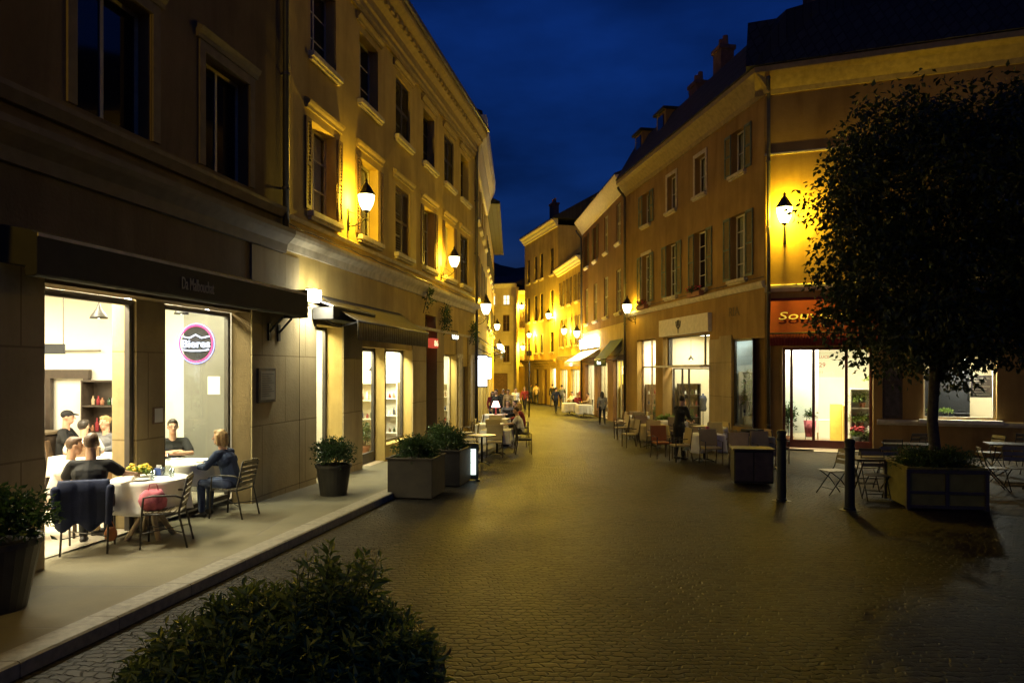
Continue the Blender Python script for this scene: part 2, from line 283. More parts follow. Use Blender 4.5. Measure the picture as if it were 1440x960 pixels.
class Frame:
    """a facade: u to the right seen from outside, y inward, z up"""
    def __init__(s, p0, p1):
        s.p = Vector((p0[0], p0[1])); s.q = Vector((p1[0], p1[1])); d = s.q-s.p; s.len = d.length; s.d = d/s.len; s.n = Vector((-s.d.y, s.d.x)); s.rz = math.atan2(s.d.y, s.d.x)
        s.m = Matrix.Translation((s.p.x, s.p.y, 0)) @ Matrix.Rotation(s.rz, 4, 'Z')
    def w(s, u, y=0, z=0): v = s.p + s.d*u + s.n*y; return Vector((v.x, v.y, z))
    def u(s, px, y=0.0):
        k = (px-CX)/FOC; return (k*(s.p.y+y*s.n.y) - s.p.x - y*s.n.x)/(s.d.x-k*s.d.y)
    def z(s, px, py, y=0.0):
        v = s.w(s.u(px, y), y); return CAMH+(HY-py)/FOC*v.y
    def g(s, u, y=0): return gz(s.w(u, y).y)
def text(body, size, mat, parent, loc, rot=(PI/2, 0, 0), ext=.006, sx=1.0, name='lettering', align='LEFT', shear=0.0):
    cu = bpy.data.curves.new(name, 'FONT'); cu.body = body; cu.size = size; cu.extrude = ext; cu.align_x = align; cu.shear = shear; cu.resolution_u = 3
    o = bpy.data.objects.new('t', cu); me = bpy.data.meshes.new_from_object(o); me.name = name
    bpy.data.objects.remove(o); bpy.data.curves.remove(cu)
    me.materials.append(M[mat]); t = bpy.data.objects.new(name, me); COL.objects.link(t); t.parent = parent
    t.location = loc; t.rotation_euler = rot; t.scale = (sx, 1, 1); return t
def light(kind, loc, power, col, parent=None, size=.1, rot=None, size_y=None, spot=None, name='lamp_light'):
    l = bpy.data.lights.new(name, kind); l.energy = power; l.color = col
    if kind == 'AREA':
        l.size = size
        if size_y: l.shape = 'RECTANGLE'; l.size_y = size_y
    else: l.shadow_soft_size = size
    if kind == 'SPOT' and spot: l.spot_size = R(spot); l.spot_blend = .5
    o = bpy.data.objects.new(name, l); COL.objects.link(o); o.location = loc
    if rot: o.rotation_euler = rot
    if parent: o.parent = parent
    return o
# ------------------------------------------------------------------ leaves
def leaves_mb(P, D, S, width=.42, fold=.12, droop=.15):
    """P base points, D directions, S lengths: folded pointed leaves"""
    n = len(P); P = np.asarray(P, float); D = np.asarray(D, float); D /= np.linalg.norm(D, axis=1, keepdims=True)+1e-9
    S = np.asarray(S, float)[:, None]; up = RNG.normal(size=(n, 3)) + np.array([0, 0, 1.2])
    A = np.cross(D, up); A /= np.linalg.norm(A, axis=1, keepdims=True)+1e-9; B = np.cross(A, D)
    mid = P + D*S*.45 - B*S*fold*.3; tip = P + D*S - B*S*droop
    l = P + D*S*.42 + A*S*width*.5 + B*S*fold; r = P + D*S*.42 - A*S*width*.5 + B*S*fold
    V = np.stack([P, r, tip, l, mid], 1).reshape(-1, 3)
    base = np.arange(n)[:, None]*5
    F = np.concatenate([base+np.array([[0, 1, 4]]), base+np.array([[1, 2, 4]]), base+np.array([[2, 3, 4]]), base+np.array([[3, 0, 4]])], 0)
    mb = MB(); mb.v = V.tolist(); mb.f = [tuple(f) for f in F.tolist()]; return mb
def rdir(n): v = RNG.normal(size=(n, 3)); return v/(np.linalg.norm(v, axis=1, keepdims=True)+1e-9)
def shrub_leaves(c, r, nshoot, per, size, flat=.0, seed_lo=.22):
    """shoots radiating from a core, leaves along the outer part of each"""
    c = np.array(c); r = np.array(r); d = rdir(nshoot); d[:, 2] = np.where(d[:, 2] < flat, np.abs(d[:, 2])*.6, d[:, 2])
    k = RNG.uniform(.72, 1.12, nshoot)[:, None]; P, D = [], []
    for j in range(per):
        t = seed_lo + (1-seed_lo)*(j+RNG.uniform(0, 1, nshoot)[:, None])/per
        P.append(c + d*r*k*t + RNG.normal(0, .02, (nshoot, 3))*r); D.append(d*.75 + rdir(nshoot)*.9 + np.array([0, 0, .25]))
    P = np.concatenate(P); D = np.concatenate(D); S = RNG.uniform(.65, 1.2, len(P))*size
    return leaves_mb(P, D, S)
SUN_EL, SKY_S, EXPO = -0.35, 0.15, 0.35
# ------------------------------------------------------------------ people
PENDING = []
def grow(mb, name, mat, parent, vox, smooth=3):
    o = mb.build(name, mat, parent, smooth=True)
    a = o.modifiers.new('skin', 'REMESH'); a.mode = 'VOXEL'; a.voxel_size = vox; a.use_smooth_shade = True
    b = o.modifiers.new('soft', 'SMOOTH'); b.factor = .5; b.iterations = smooth
    PENDING.append(o); return o
def flush():
    dg = bpy.context.evaluated_depsgraph_get()
    for o in PENDING:
        me = bpy.data.meshes.new_from_object(o.evaluated_get(dg)); me.name = o.name; mats = list(o.data.materials)
        o.modifiers.clear(); o.data = me
        if not me.materials:
            for m in mats: me.materials.append(m)
        me.shade_smooth()
    PENDING.clear()
def V(*a): return Vector(a)
def person(label, loc, heading, pose='stand', h=1.72, shirt='cloth_black', sleeve='long', legs='cloth_jeans', hair='hair_dark', style='short', skin='skin', lean=0.0, arms=None, group=None, extra=None, vox=.013, turn=0.0, stride=.28, glasses=False, crossed=False):
    """local frame: +Y is where the person faces, feet at z=0, x to the person's right"""
    root = thing('person', label, 'person', loc, R(heading), group); s = h/1.72
    if pose == 'sit':
        pel = V(0, 0, .53); chest = V(0, .02+lean*.35, .86); neck = V(0, .03+lean*.62, 1.06); hd = V(0, .06+lean*.75, 1.22)
        hips = [V(-.095, .03, .52), V(.095, .03, .52)]; knees = [V(-.13, .46, .53), V(.13, .46, .53)]; ank = [V(-.13, .44, .09), V(.13, .48, .09)]
        if crossed: knees[0] = V(.02, .48, .60); ank[0] = V(.20, .62, .24)
    elif pose == 'walk':
        pel = V(0, 0, .93); chest = V(0, .03, 1.25); neck = V(0, .05, 1.46); hd = V(0, .08, 1.61)
        hips = [V(-.09, 0, .91), V(.09, 0, .91)]; knees = [V(-.09, stride*.55+.05, .50), V(.09, -stride*.25+.02, .49)]; ank = [V(-.08, stride, .08), V(.08, -stride, .13)]
    else:
        pel = V(0, 0, .93); chest = V(0, .01+lean*.3, 1.25); neck = V(0, .02+lean*.5, 1.46); hd = V(0, .05+lean*.6, 1.61)
        hips = [V(-.09, 0, .91), V(.09, 0, .91)]; knees = [V(-.10, .02, .5), V(.11, .03, .5)]; ank = [V(-.11, -.02, .08), V(.12, .03, .08)]
    sh = [neck + V(-.185, -.01, -.075), neck + V(.185, -.01, -.075)]
    if arms is None:
        if pose == 'sit': arms = [((-.27, .10, -.26), (-.12, .34, -.30)), ((.27, .10, -.26), (.12, .34, -.30))]
        elif pose == 'walk': arms = [((-.25, -.10, -.34), (-.24, .06, -.58)), ((.25, .08, -.34), (.23, .26, -.53))]
        else: arms = [((-.25, -.03, -.35), (-.24, .05, -.62)), ((.25, -.03, -.35), (.24, .05, -.62))]
    elb = [neck + V(*arms[i][0]) for i in (0, 1)]; wri = [neck + V(*arms[i][1]) for i in (0, 1)]
    S = lambda v: v*s
    tw = Matrix.Rotation(R(turn), 3, 'Z')
    b = MB()
    b.cap(S(pel), .125*s, S(chest), .125*s); b.cap(S(chest+V(-.07, 0, .02)), .105*s, S(chest+V(.07, 0, .02)), .105*s); b.cap(S(sh[0]), .055*s, S(sh[1]), .055*s)
    b.cap(S(neck+V(0, 0, -.06)), .062*s, S(hd+V(0, -.025, -.03)), .054*s)
    HR = lambda v: S(hd + tw @ v)
    b.ell(S(hd+V(0, 0, .02)), (.074*s, .094*s, .108*s), tw); b.ell(HR(V(0, .03, -.055)), (.052*s, .058*s, .06*s), tw)
    b.cap(HR(V(0, .088, .025)), .011*s, HR(V(0, .112, -.018)), .015*s, 6)
    for sx in (-1, 1): b.ell(HR(V(sx*.077, -.005, .005)), (.012*s, .022*s, .032*s), tw, 8, 6)
    for i in (0, 1):
        sx = (-1, 1)[i]
        b.cap(S(sh[i]), .05*s, S(elb[i]), .041*s); b.cap(S(elb[i]), .04*s, S(wri[i]), .027*s)
        d = (wri[i]-elb[i]).normalized(); side = d.cross(V(0, 0, 1)); side = side.normalized() if side.length > .1 else V(1, 0, 0); nrm = side.cross(d).normalized()
        pc = wri[i] + d*.055
        b.cap(S(wri[i]+d*.02-side*.012), .022*s, S(pc+d*.03-side*.018), .02*s, 8); b.cap(S(wri[i]+d*.02+side*.012), .022*s, S(pc+d*.03+side*.018), .02*s, 8)
        for k, fl in enumerate((.062, .072, .068, .052)):
            base = pc + d*.035 + side*(-.033+.022*k); kn = base + d*fl*.5 - nrm*.008; tp = kn + d*fl*.42 - nrm*.026
            b.cap(S(base), .0095*s, S(kn), .009*s, 6); b.cap(S(kn), .009*s, S(tp), .008*s, 6)
        th = wri[i]+d*.03 - side*.03*sx; b.cap(S(th), .012*s, S(th + d*.04 - side*.028*sx - nrm*.012), .0095*s, 6)
        b.cap(S(hips[i]), .082*s, S(knees[i]), .054*s); b.cap(S(knees[i]), .053*s, S(ank[i]), .036*s)
        b.cap(S(ank[i]+V(0, -.02, -.035)), .03*s, S(ank[i]+V(0, .13, -.052)), .024*s, 8)
    grow(b, 'body', skin, root, vox*.8, 2)
    c = MB()
    c.cap(S(pel+V(0, 0, .02)), .142*s, S(chest), .14*s); c.cap(S(chest+V(-.075, 0, .02)), .118*s, S(chest+V(.075, 0, .02)), .118*s); c.cap(S(sh[0]+V(.01, 0, .0)), .066*s, S(sh[1]-V(.01, 0, 0)), .066*s); c.cap(S(chest+V(0, -.01, .03)), .12*s, S(neck+V(0, -.01, -.07)), .075*s)
    if pose != 'sit': c.cap(S(pel+V(-.05, 0, -.03)), .12*s, S(pel+V(.05, 0, -.03)), .12*s)
    for i in (0, 1):
        c.cap(S(sh[i]), .068*s, S(elb[i] if sleeve == 'long' else sh[i].lerp(elb[i], .72)), (.055 if sleeve == 'long' else .066)*s)
        if sleeve == 'long': c.cap(S(elb[i]), .054*s, S(elb[i].lerp(wri[i], .92)), .041*s)
    grow(c, 'shirt', shirt, root, vox, 2)
    t = MB()
    if legs == 'skirt' or (extra and 'skirt' in extra):
        t.cap(S(pel), .15*s, S((knees[0]+knees[1])/2), .16*s)
    t.cap(S(hips[0]), .112*s, S(hips[1]), .112*s)
    for i in (0, 1): t.cap(S(hips[i]), .097*s, S(knees[i]), .069*s); t.cap(S(knees[i]), .068*s, S(ank[i].lerp(knees[i], .08)), .052*s)
    grow(t, 'trousers', 'cloth_jeans' if legs == 'skirt' else legs, root, vox, 2)
    for i in (0, 1):
        f = MB(); f.cap(S(ank[i]+V(0, -.03, -.035)), .042*s, S(ank[i]+V(0, .06, -.042)), .042*s, 8); f.cap(S(ank[i]+V(0, .06, -.045)), .04*s, S(ank[i]+V(0, .155, -.055)), .03*s, 8); f.cap(S(ank[i]), .044*s, S(ank[i]+V(0, 0, .03)), .042*s, 8)
        grow(f, 'shoe', 'shoe', root, vox, 1)
    k = MB()
    k.ell(HR(V(0, -.022, .045)), (.085*s, .095*s, .098*s), tw); k.ell(HR(V(0, .035, .095)), (.066*s, .055*s, .04*s), tw)
    if style == 'long':
        k.cap(HR(V(0, -.06, .03)), .082*s, HR(V(0, -.085, -.17)), .075*s)
        for sx in (-1, 1): k.cap(HR(V(sx*.068, -.01, .04)), .036*s, HR(V(sx*.075, -.03, -.15)), .04*s)
    elif style == 'bob':
        k.cap(HR(V(0, -.05, .03)), .086*s, HR(V(0, -.055, -.08)), .08*s)
        for sx in (-1, 1): k.cap(HR(V(sx*.068, .0, .04)), .036*s, HR(V(sx*.072, -.01, -.085)), .036*s)
    elif style == 'bun': k.ell(HR(V(0, -.105, .07)), .045*s)
    if style == 'cap':
        k = MB(); k.ell(HR(V(0, -.015, .055)), (.09*s, .104*s, .078*s), tw); k.cap(HR(V(-.04, .08, .06)), .014*s, HR(V(-.03, .155, .045)), .012*s); k.cap(HR(V(.04, .08, .06)), .014*s, HR(V(.03, .155, .045)), .012*s); k.cap(HR(V(0, .08, .06)), .016*s, HR(V(0, .16, .047)), .012*s)
        grow(k, 'cap', hair, root, vox, 1)
    else: grow(k, 'hair', hair, root, vox, 1)
    for sx in (-1, 1):
        e = MB(); e.ell(HR(V(sx*.03, .086, .022)), (.012*s, .008*s, .007*s), tw, 8, 6); e.build('eye', 'eye', root, True)
    e = MB(); e.ell(HR(V(0, .093, -.05)), (.024*s, .008*s, .006*s), tw, 8, 6); e.build('mouth', 'lip', root, True)
    if glasses:
        g = MB()
        for sx in (-1, 1): g.tube([HR(V(sx*.033+.026*math.cos(a), .104, .022+.02*math.sin(a))) for a in [2*PI*q/10 for q in range(11)]], .0035*s, 5)
        g.tube([HR(V(-.008, .106, .024)), HR(V(.008, .106, .024))], .0035*s, 5)
        for sx in (-1, 1): g.tube([HR(V(sx*.059, .10, .026)), HR(V(sx*.08, 0, .02))], .003*s, 5)
        g.build('spectacles', 'glasses', root)
    if extra and 'bag' in extra:
        q = MB(); q.obox(S(V(.25, .02, .80)), (.09*s, .28*s, .22*s)); q.tube([S(V(.24, -.08, .90)), S(V(.17, -.03, 1.40)), S(V(.24, .12, .90))], .01*s, 6)
        tag(q.build('shoulder_bag', 'cloth_tan', root, bevel=.02))
    if extra and 'backpack' in extra:
        q = MB(); q.obox(S(V(0, -.20, 1.2)), (.28*s, .15*s, .40*s)); q.build('backpack', 'cloth_grey', root, bevel=.05)
    return root
# ------------------------------------------------------------------ furniture makers (origin on the ground, front = -Y)
def cafe_armchair(label, loc, rz, group):
    r = thing('cafe_armchair', label, 'chair', loc, rz, group)
    for sx in (-1, 1):
        a = MB(); x = .25*sx
        a.tube([(x, -.24, 0), (x, -.22, .45), (x, -.20, .64), (x, -.10, .66), (x, .16, .655), (x*.96, .25, .62)], .013, 8); a.build('front_leg', 'dark_metal', r, True)
        b = MB(); b.tube([(x, .30, 0), (x*.98, .20, .44), (x*.94, .29, .84), (x*.8, .295, .875)], .013, 8); b.build('rear_leg', 'dark_metal', r, True)
    f = MB(); f.tube([(-.245, -.22, .43), (.245, -.22, .43)], .011, 8); f.tube([(-.245, .2, .43), (.245, .2, .43)], .011, 8); f.tube([(-.245, -.22, .43), (-.245, .2, .43)], .011); f.tube([(.245, -.22, .43), (.245, .2, .43)], .011); f.tube([(-.25, -.23, .2), (.25, .24, .2)], .007); f.tube([(.25, -.23, .2), (-.25, .24, .2)], .007)
    f.build('seat_frame', 'dark_metal', r, True)
    s = MB()
    for i in range(7): y = -.2+.065*i; s.obox((0, y, .447), (.47, .052, .014))
    s.build('seat', 'steel', r, bevel=.004)
    b = MB()
    for i in range(5): z = .53+.075*i; b.obox((0, .222+.017*i+.012, z), (.455, .012, .055), Matrix.Rotation(-.2, 3, 'X'))
    b.tube([(-.2, .295, .875), (.2, .295, .875)], .013, 8); b.build('backrest', 'steel', r, bevel=.003)
    return r
def folding_chair(label, loc, rz, group):
    r = thing('folding_chair', label, 'chair', loc, rz, group)
    for sx in (-1, 1):
        a = MB(); x = .2*sx; a.tube([(x, -.24, 0), (x, .0, .3), (x, .17, .52), (x, .27, .86)], .011, 8); a.build('leg', 'iron', r, True)
        b = MB(); x = .175*sx; b.tube([(x, .27, 0), (x, .04, .3), (x, -.19, .46)], .011, 8); b.build('leg', 'iron', r, True)
    MB().tube([(-.2, -.14, .12), (.2, -.14, .12)], .008).build('stretcher', 'iron', r); MB().tube([(-.175, .16, .14), (.175, .16, .14)], .008).build('stretcher', 'iron', r)
    s = MB()
    for i in range(5): s.obox((0, -.18+.085*i, .46), (.39, .07, .016))
    s.build('seat', 'steel', r, bevel=.004)
    b = MB()
    for z, y in ((.62, .203), (.72, .232), (.83, .264)): b.obox((0, y-.012, z), (.40, .014, .075), Matrix.Rotation(-.28, 3, 'X'))
    b.build('backrest', 'steel', r, bevel=.004)
    return r
def sling_chair(label, loc, rz, group, fabric='cloth_cream'):
    """terrace chair: wooden legs, fabric seat and tall fabric back"""
    r = thing('terrace_chair', label, 'chair', loc, rz, group)
    for sx in (-1, 1):
        a = MB(); x = .23*sx; a.tube([(x, -.22, 0), (x, -.22, .62), (x, .12, .63)], .016, 6); a.build('front_leg', 'wood_dark', r)
        b = MB(); b.tube([(x, .27, 0), (x, .19, .43), (x, .26, .9)], .016, 6); b.build('rear_leg', 'wood_dark', r)
    s = MB(); s.obox((0, -.01, .44), (.45, .44, .05)); s.build('seat', fabric, r, bevel=.02)
    k = MB(); k.obox((0, .225, .70), (.48, .035, .44), Matrix.Rotation(-.14, 3, 'X')); k.build('backrest', fabric, r, bevel=.016)
    return r
def pedestal_table(label, loc, rz, group, rad=.4, h=.74, top='steel', square=False):
    r = thing('cafe_table', label, 'table', loc, rz, group)
    t = MB()
    if square: t.box(-rad, rad, -rad, rad, h-.03, h)
    else: t.lathe([(rad-.008, h-.03), (rad, h-.02), (rad, h-.006), (rad-.008, h)], n=32)
    t.build('tabletop', top, r, bevel=.004 if square else 0)
    l = MB(); l.lathe([(.03, .04), (.03, h-.03)], n=12); l.build('column', 'iron', r, True)
    b = MB()
    for k in range(4): a = PI/4+k*PI/2; b.tube([(0, 0, .07), (.2*math.cos(a), .2*math.sin(a), .045), (.3*math.cos(a), .3*math.sin(a), .0)], .016, 6)
    b.build('base', 'iron', r)
    return r
def tablecloth(label, loc, rz, group, rad=.46, top=.745, drop=.42, square=False, fabric='cloth_white'):
    m = MB(); n = 64; rows = 9
    def ring(t, k):
        a = 2*PI*k/n; c, s_ = math.cos(a), math.sin(a)
        base = rad/max(abs(c), abs(s_)) if square else rad
        if square: base = min(base, rad*1.36)
        fold = .022*math.sin(a*9+1.3)+.014*math.sin(a*14+.4)
        d = t*drop*(1+(.18*abs(math.sin(2*a)) if square else 0.05*math.sin(a*3)))
        q = base + t*(.03+fold*1.6)
        return (q*c, q*s_, top-d+.006-(.0 if t > 0 else 0))
    m.v.append((0, 0, top+.006))
    for rr in (.35, .7, .93): 
        for k in range(n): a = ring(0, k); m.v.append((a[0]*rr, a[1]*rr, top+.006))
    for j in range(rows):
        for k in range(n): m.v.append(ring(j/(rows-1), k))
    for k in range(n): m.f.append((0, 1+k, 1+(k+1) % n))
    for j in range(rows+2):
        for k in range(n): m.f.append((1+j*n+k, 1+(j+1)*n+k, 1+(j+1)*n+(k+1) % n, 1+j*n+(k+1) % n))
    o = m.build('tablecloth', fabric, None, True); o.location = loc; o.rotation_euler = (0, 0, rz)
    sd = o.modifiers.new('thick', 'SOLIDIFY'); sd.thickness = .004
    return tag(o, label, 'tablecloth', group)
def pot(label, loc, r0, r1, h, mat='pot_dark', square=None, cat='plant pot'):
    r = thing('plant_pot', label, cat, loc)
    m = MB()
    m.lathe([(r0, 0), (r1, h-.05), (r1+.02, h-.05), (r1+.02, h), (r1-.03, h), (r1-.03, h-.06), (.01, h-.06)], n=28); m.build('vessel', mat, r, True).data.shade_flat()
    s = MB(); s.lathe([(r1-.032, h-.075), (r1-.032, h-.045), (.02, h-.03)], n=20); s.build('soil', 'soil', r, True)
    return r
def shrub(label, loc, rad, group=None, nshoot=170, per=9, size=.055, leaf='leaf_box', cat='shrub', stems=6, flat=-.7):
    r = thing('shrub', label, cat, loc, 0, group)
    shrub_leaves((0, 0, rad[2]*.85), rad, int(nshoot*1.7), per, size, flat).build('foliage', leaf, r)
    m = MB()
    for k in range(stems):
        a = 2*PI*k/stems+.3; m.tube([(.02*math.cos(a), .02*math.sin(a), -.04), (rad[0]*.3*math.cos(a), rad[1]*.3*math.sin(a), rad[2]*.6), (rad[0]*.55*math.cos(a), rad[1]*.55*math.sin(a), rad[2]*1.1)], [.012, .009, .004], 5)
    m.build('stem', 'bark', r); return r
def trough(label, loc, rz, w, d, h, mat='pot_wood', group=None, cat='planter', frame=False):
    r = thing('planter_box', label, cat, loc, rz, group)
    m = MB(); t = .035
    m.box(-w/2, w/2, -d/2, -d/2+t, .03, h).box(-w/2, w/2, d/2-t, d/2, .03, h).box(-w/2, -w/2+t, -d/2+t, d/2-t, .03, h).box(w/2-t, w/2, -d/2+t, d/2-t, .03, h).box(-w/2+t, w/2-t, -d/2+t, d/2-t, .03, .06); m.build('box', mat, r, bevel=.008)
    c = MB()
    for sx in (-1, 1): c.box(sx*w/2-.03 if sx > 0 else -w/2-.03, w/2+.03 if sx > 0 else -w/2+.03, -d/2-.03, d/2+.03, h, h+.035)
    for sy in (-1, 1): c.box(-w/2+.031, w/2-.031, sy*d/2-.03, sy*d/2+.03, h, h+.034)
    c.build('rim', mat, r, bevel=.006)
    s = MB(); s.box(-w/2+t, w/2-t, -d/2+t, d/2-t, h-.12, h-.05); s.build('soil', 'soil', r)
    if frame:
        for x, y in ((-1, -1), (1, -1), (1, 1), (-1, 1)):
            f = MB(); f.obox((x*(w/2+.012), y*(d/2+.012), h/2), (.06, .06, h)); f.build('corner_post', 'wood_dark', r, bevel=.005)
        f = MB()
        f.box(-w/2, w/2, -d/2-.022, -d/2-.002, h*.40, h*.47); f.box(-w/2, w/2, -d/2-.022, -d/2-.002, h*.90, h*.99); f.box(-w/2, w/2, -d/2-.022, -d/2-.002, .03, .09); f.box(-.03, .03, -d/2-.026, -d/2-.003, .09, h*.9); f.build('batten', 'wood_dark', r, bevel=.004)
    return r
def lantern(label, F, u, z, off, power, col=(1, .74, .20), size=.44, group='wall lanterns along the street', kind='post'):
    """wall lantern: scroll bracket, frosted four-sided glass, pointed hood. z is the height of the glass centre"""
    p = F.w(u, 0, z); r = thing('wall_lantern', label, 'street lamp', p, F.rz, group); k = size/.44
    b = MB()
    b.tube([(0, -.0, -.62*k), (0, -off*.35, -.60*k), (0, -off*.75, -.52*k), (0, -off, -.40*k), (0, -off, -.27*k)], .016, 8); b.tube([(0, -.01, -.25*k), (0, -off*.5, -.32*k), (0, -off*.82, -.47*k)], .011, 6)
    b.tube([(0, -.03+.07*math.sin(a), -.47*k+.07*math.cos(a)) for a in [q*.5 for q in range(12)]], .008, 5); b.obox((0, -.012, -.45*k), (.09, .024, .52*k)); b.lathe([(.03, -.30*k), (.06*k, -.27*k), (.09*k, -.245*k)], (0, -off, 0), 8); b.build('bracket', 'iron', r)
    g = MB(); g.lathe([(.085*k, -.24*k), (.15*k, -.12*k), (.185*k, .0), (.2*k, .13*k)], (0, -off, 0), 8, PI/8); o = g.build('lantern_glass', 'lamp_glow', r)
    h = MB(); h.lathe([(.212*k, .13*k), (.218*k, .15*k), (.15*k, .25*k), (.10*k, .34*k), (.05*k, .40*k), (.03*k, .44*k), (.04*k, .46*k), (.012*k, .52*k)], (0, -off, 0), 8, PI/8); h.build('hood', 'iron', r)
    light('POINT', (0, -off+.185*k, -.0*k), power*1.45, col, r, .04*k, name='lantern_bulb')
    return r
# ------------------------------------------------------------------ building helpers (facade frame: x along, y inward, z up)
def walls(mb, u0, u1, z0, z1, holes, y=0.0, reveal=.24):
    us = sorted({u0, u1, *[h[0] for h in holes], *[h[1] for h in holes]}); zs = sorted({z0, z1, *[h[2] for h in holes], *[h[3] for h in holes]})
    for a, b in zip(us, us[1:]):
        for c, d in zip(zs, zs[1:]):
            m, k = (a+b)/2, (c+d)/2
            if any(h[0] < m < h[1] and h[2] < k < h[3] for h in holes): continue
            mb.quad((a, y, c), (b, y, c), (b, y, d), (a, y, d))
    for h in holes:
        a, b, c, d = h[:4]; e = y+(h[4] if len(h) > 4 else reveal)
        mb.quad((a, y, c), (a, y, d), (a, e, d), (a, e, c)); mb.quad((b, y, c), (b, e, c), (b, e, d), (b, y, d))
        mb.quad((a, y, d), (b, y, d), (b, e, d), (a, e, d)); mb.quad((a, y, c), (a, e, c), (b, e, c), (b, y, c))
def window(root, u0, u1, z0, z1, depth=.2, frame='woodframe', pane='dark_glass', nv=1, nh=2, sill='trim', shutters=None, shut_mat='shutter_brown', hood=None, surround=None, M4=None, slat=True, shut_w=None, curtain=False):
    fr = MB(); t = .055; y0, y1 = depth-.05, depth-.002
    fr.box(u0, u0+t, y0, y1, z0, z1).box(u1-t, u1, y0, y1, z0, z1).box(u0+t, u1-t, y0, y1, z0, z0+t).box(u0+t, u1-t, y0, y1, z1-t, z1)
    for i in range(1, nv+1): x = u0+(u1-u0)*i/(nv+1); fr.box(x-.03, x+.03, y0+.004, y1-.004, z0+t, z1-t)
    for i in range(1, nh+1): z = z0+(z1-z0)*i/(nh+1); fr.box(u0+t, u1-t, y0+.009, y1-.009, z-.016, z+.016)
    w = fr.build('window', frame, root, M4=M4)
    if curtain: pane = 'shop_glass'
    MB().box(u0+.01, u1-.01, depth-.028, depth-.02, z0+.01, z1-.01).build('pane', pane, w, M4=M4)
    if curtain:
        c = MB(); n = 14
        for side in (0, 1):
            a = u0+.06 if side == 0 else u1-.06-(u1-u0)*.3; 
            for i in range(n): x = a+(u1-u0)*.3*i/n; c.quad((x, depth+.05+.02*(i % 2), z0+.05), (x+(u1-u0)*.3/n, depth+.05+.02*((i+1) % 2), z0+.05), (x+(u1-u0)*.3/n, depth+.05+.02*((i+1) % 2), z1-.05), (x, depth+.05+.02*(i % 2), z1-.05))
        c.build('curtain', 'curtain', w, M4=M4)
    if sill: MB().box(u0-.13, u1+.13, -.14, depth-.06, z0-.11, z0-.002).box(u0-.10, u1+.10, -.09, -.002, z0-.17, z0-.112).build('sill', sill, w, M4=M4, bevel=.01)
    if surround:
        MB().box(u0-.15, u0, -.035, -.002, z0, z1+.15).box(u1, u1+.15, -.035, -.002, z0, z1+.15).box(u0, u1, -.035, -.002, z1, z1+.15).build('surround', surround, w, M4=M4, bevel=.008)
    if hood:
        MB().prism_u([(-.003, z1+.16), (-.05, z1+.16), (-.06, z1+.22), (-.10, z1+.26), (-.12, z1+.31), (-.003, z1+.38)], u0-.22, u1+.22).build('hood_mould', hood, w, M4=M4)
    if shutters:
        wd = shut_w or (u1-u0)/2
        def leaf(a, b, y):
            m = MB(); s = .05; m.box(a, a+s, y, y+.035, z0+.02, z1-.02).box(b-s, b, y, y+.035, z0+.02, z1-.02).box(a+s, b-s, y, y+.035, z0+.02, z0+.1).box(a+s, b-s, y, y+.035, z1-.1, z1-.02).box(a+s, b-s, y, y+.035, (z0+z1)/2-.04, (z0+z1)/2+.04)
            k = max(8, int((z1-z0)/.075))
            for i in range(k):
                z = z0+.1+(z1-z0-.2)*(i+.5)/k
                if abs(z-(z0+z1)/2) < .05: continue
                m.obox(((a+b)/2, y+.017, z), (b-a-2*s, .036, .012), Matrix.Rotation(.7, 3, 'X'))
            m.build('shutter', shut_mat, w, M4=M4)
        if shutters == 'open': leaf(u0-wd-.02, u0-.02, -.09 if surround else -.05); leaf(u1+.02, u1+wd+.02, -.09 if surround else -.05)
        elif shutters == 'closed': leaf(u0+.012, (u0+u1)/2-.004, .05); leaf((u0+u1)/2+.004, u1-.012, .05)
        elif shutters == 'left': leaf(u0-wd-.02, u0-.02, -.05); leaf((u0+u1)/2+.004, u1-.012, .05)
    return w
def glazing(root, u0, u1, z0, z1, y, frame='woodframe_dark', bars=(), rails=(), t=.06, kick=0, M4=None, name='shop_window', pane='shop_glass', open_part=None):
    fr = MB(); y0, y1 = y-.04, y+.04
    fr.box(u0+.002, u0+t, y0, y1, z0+.002, z1-.002).box(u1-t, u1-.002, y0, y1, z0+.002, z1-.002).box(u0+t, u1-t, y0, y1, z1-t, z1-.002).box(u0+t, u1-t, y0, y1, z0+.002, z0+max(t, kick))
    for b in bars: fr.box(b-t/2, b+t/2, y0+.003, y1-.003, z0+max(t, kick), z1-t)
    for r in rails: fr.box(u0+t, u1-t, y0+.006, y1-.006, r-t/2, r+t/2)
    w = fr.build(name, frame, root, M4=M4, bevel=.006)
    edges = [u0]+list(bars)+[u1]
    for a, b in zip(edges, edges[1:]):
        if open_part and open_part[0] < (a+b)/2 < open_part[1]: continue
        MB().box(a+.02, b-.02, y-.004, y+.004, z0+.02+kick*.9, z1-.02).build('pane', pane, w, M4=M4)
    return w
def room(root, u0, u1, y0, y1, z0, z1, wall='room_white', floor='room_floor', M4=None, front=True):
    m = MB(); m.quad((u0, y1, z0), (u0, y1, z1), (u1, y1, z1), (u1, y1, z0)); m.quad((u0, y0, z0), (u0, y0, z1), (u0, y1, z1), (u0, y1, z0)); m.quad((u1, y0, z0), (u1, y1, z0), (u1, y1, z1), (u1, y0, z1))
    m.build('room_wall', wall, root, M4=M4)
    MB().quad((u0, y0, z0), (u1, y0, z0), (u1, y1, z0), (u0, y1, z0)).build('room_floor', floor, root, M4=M4)
    MB().quad((u0, y0, z1), (u0, y1, z1), (u1, y1, z1), (u1, y0, z1)).build('room_ceiling', 'room_white', root, M4=M4)
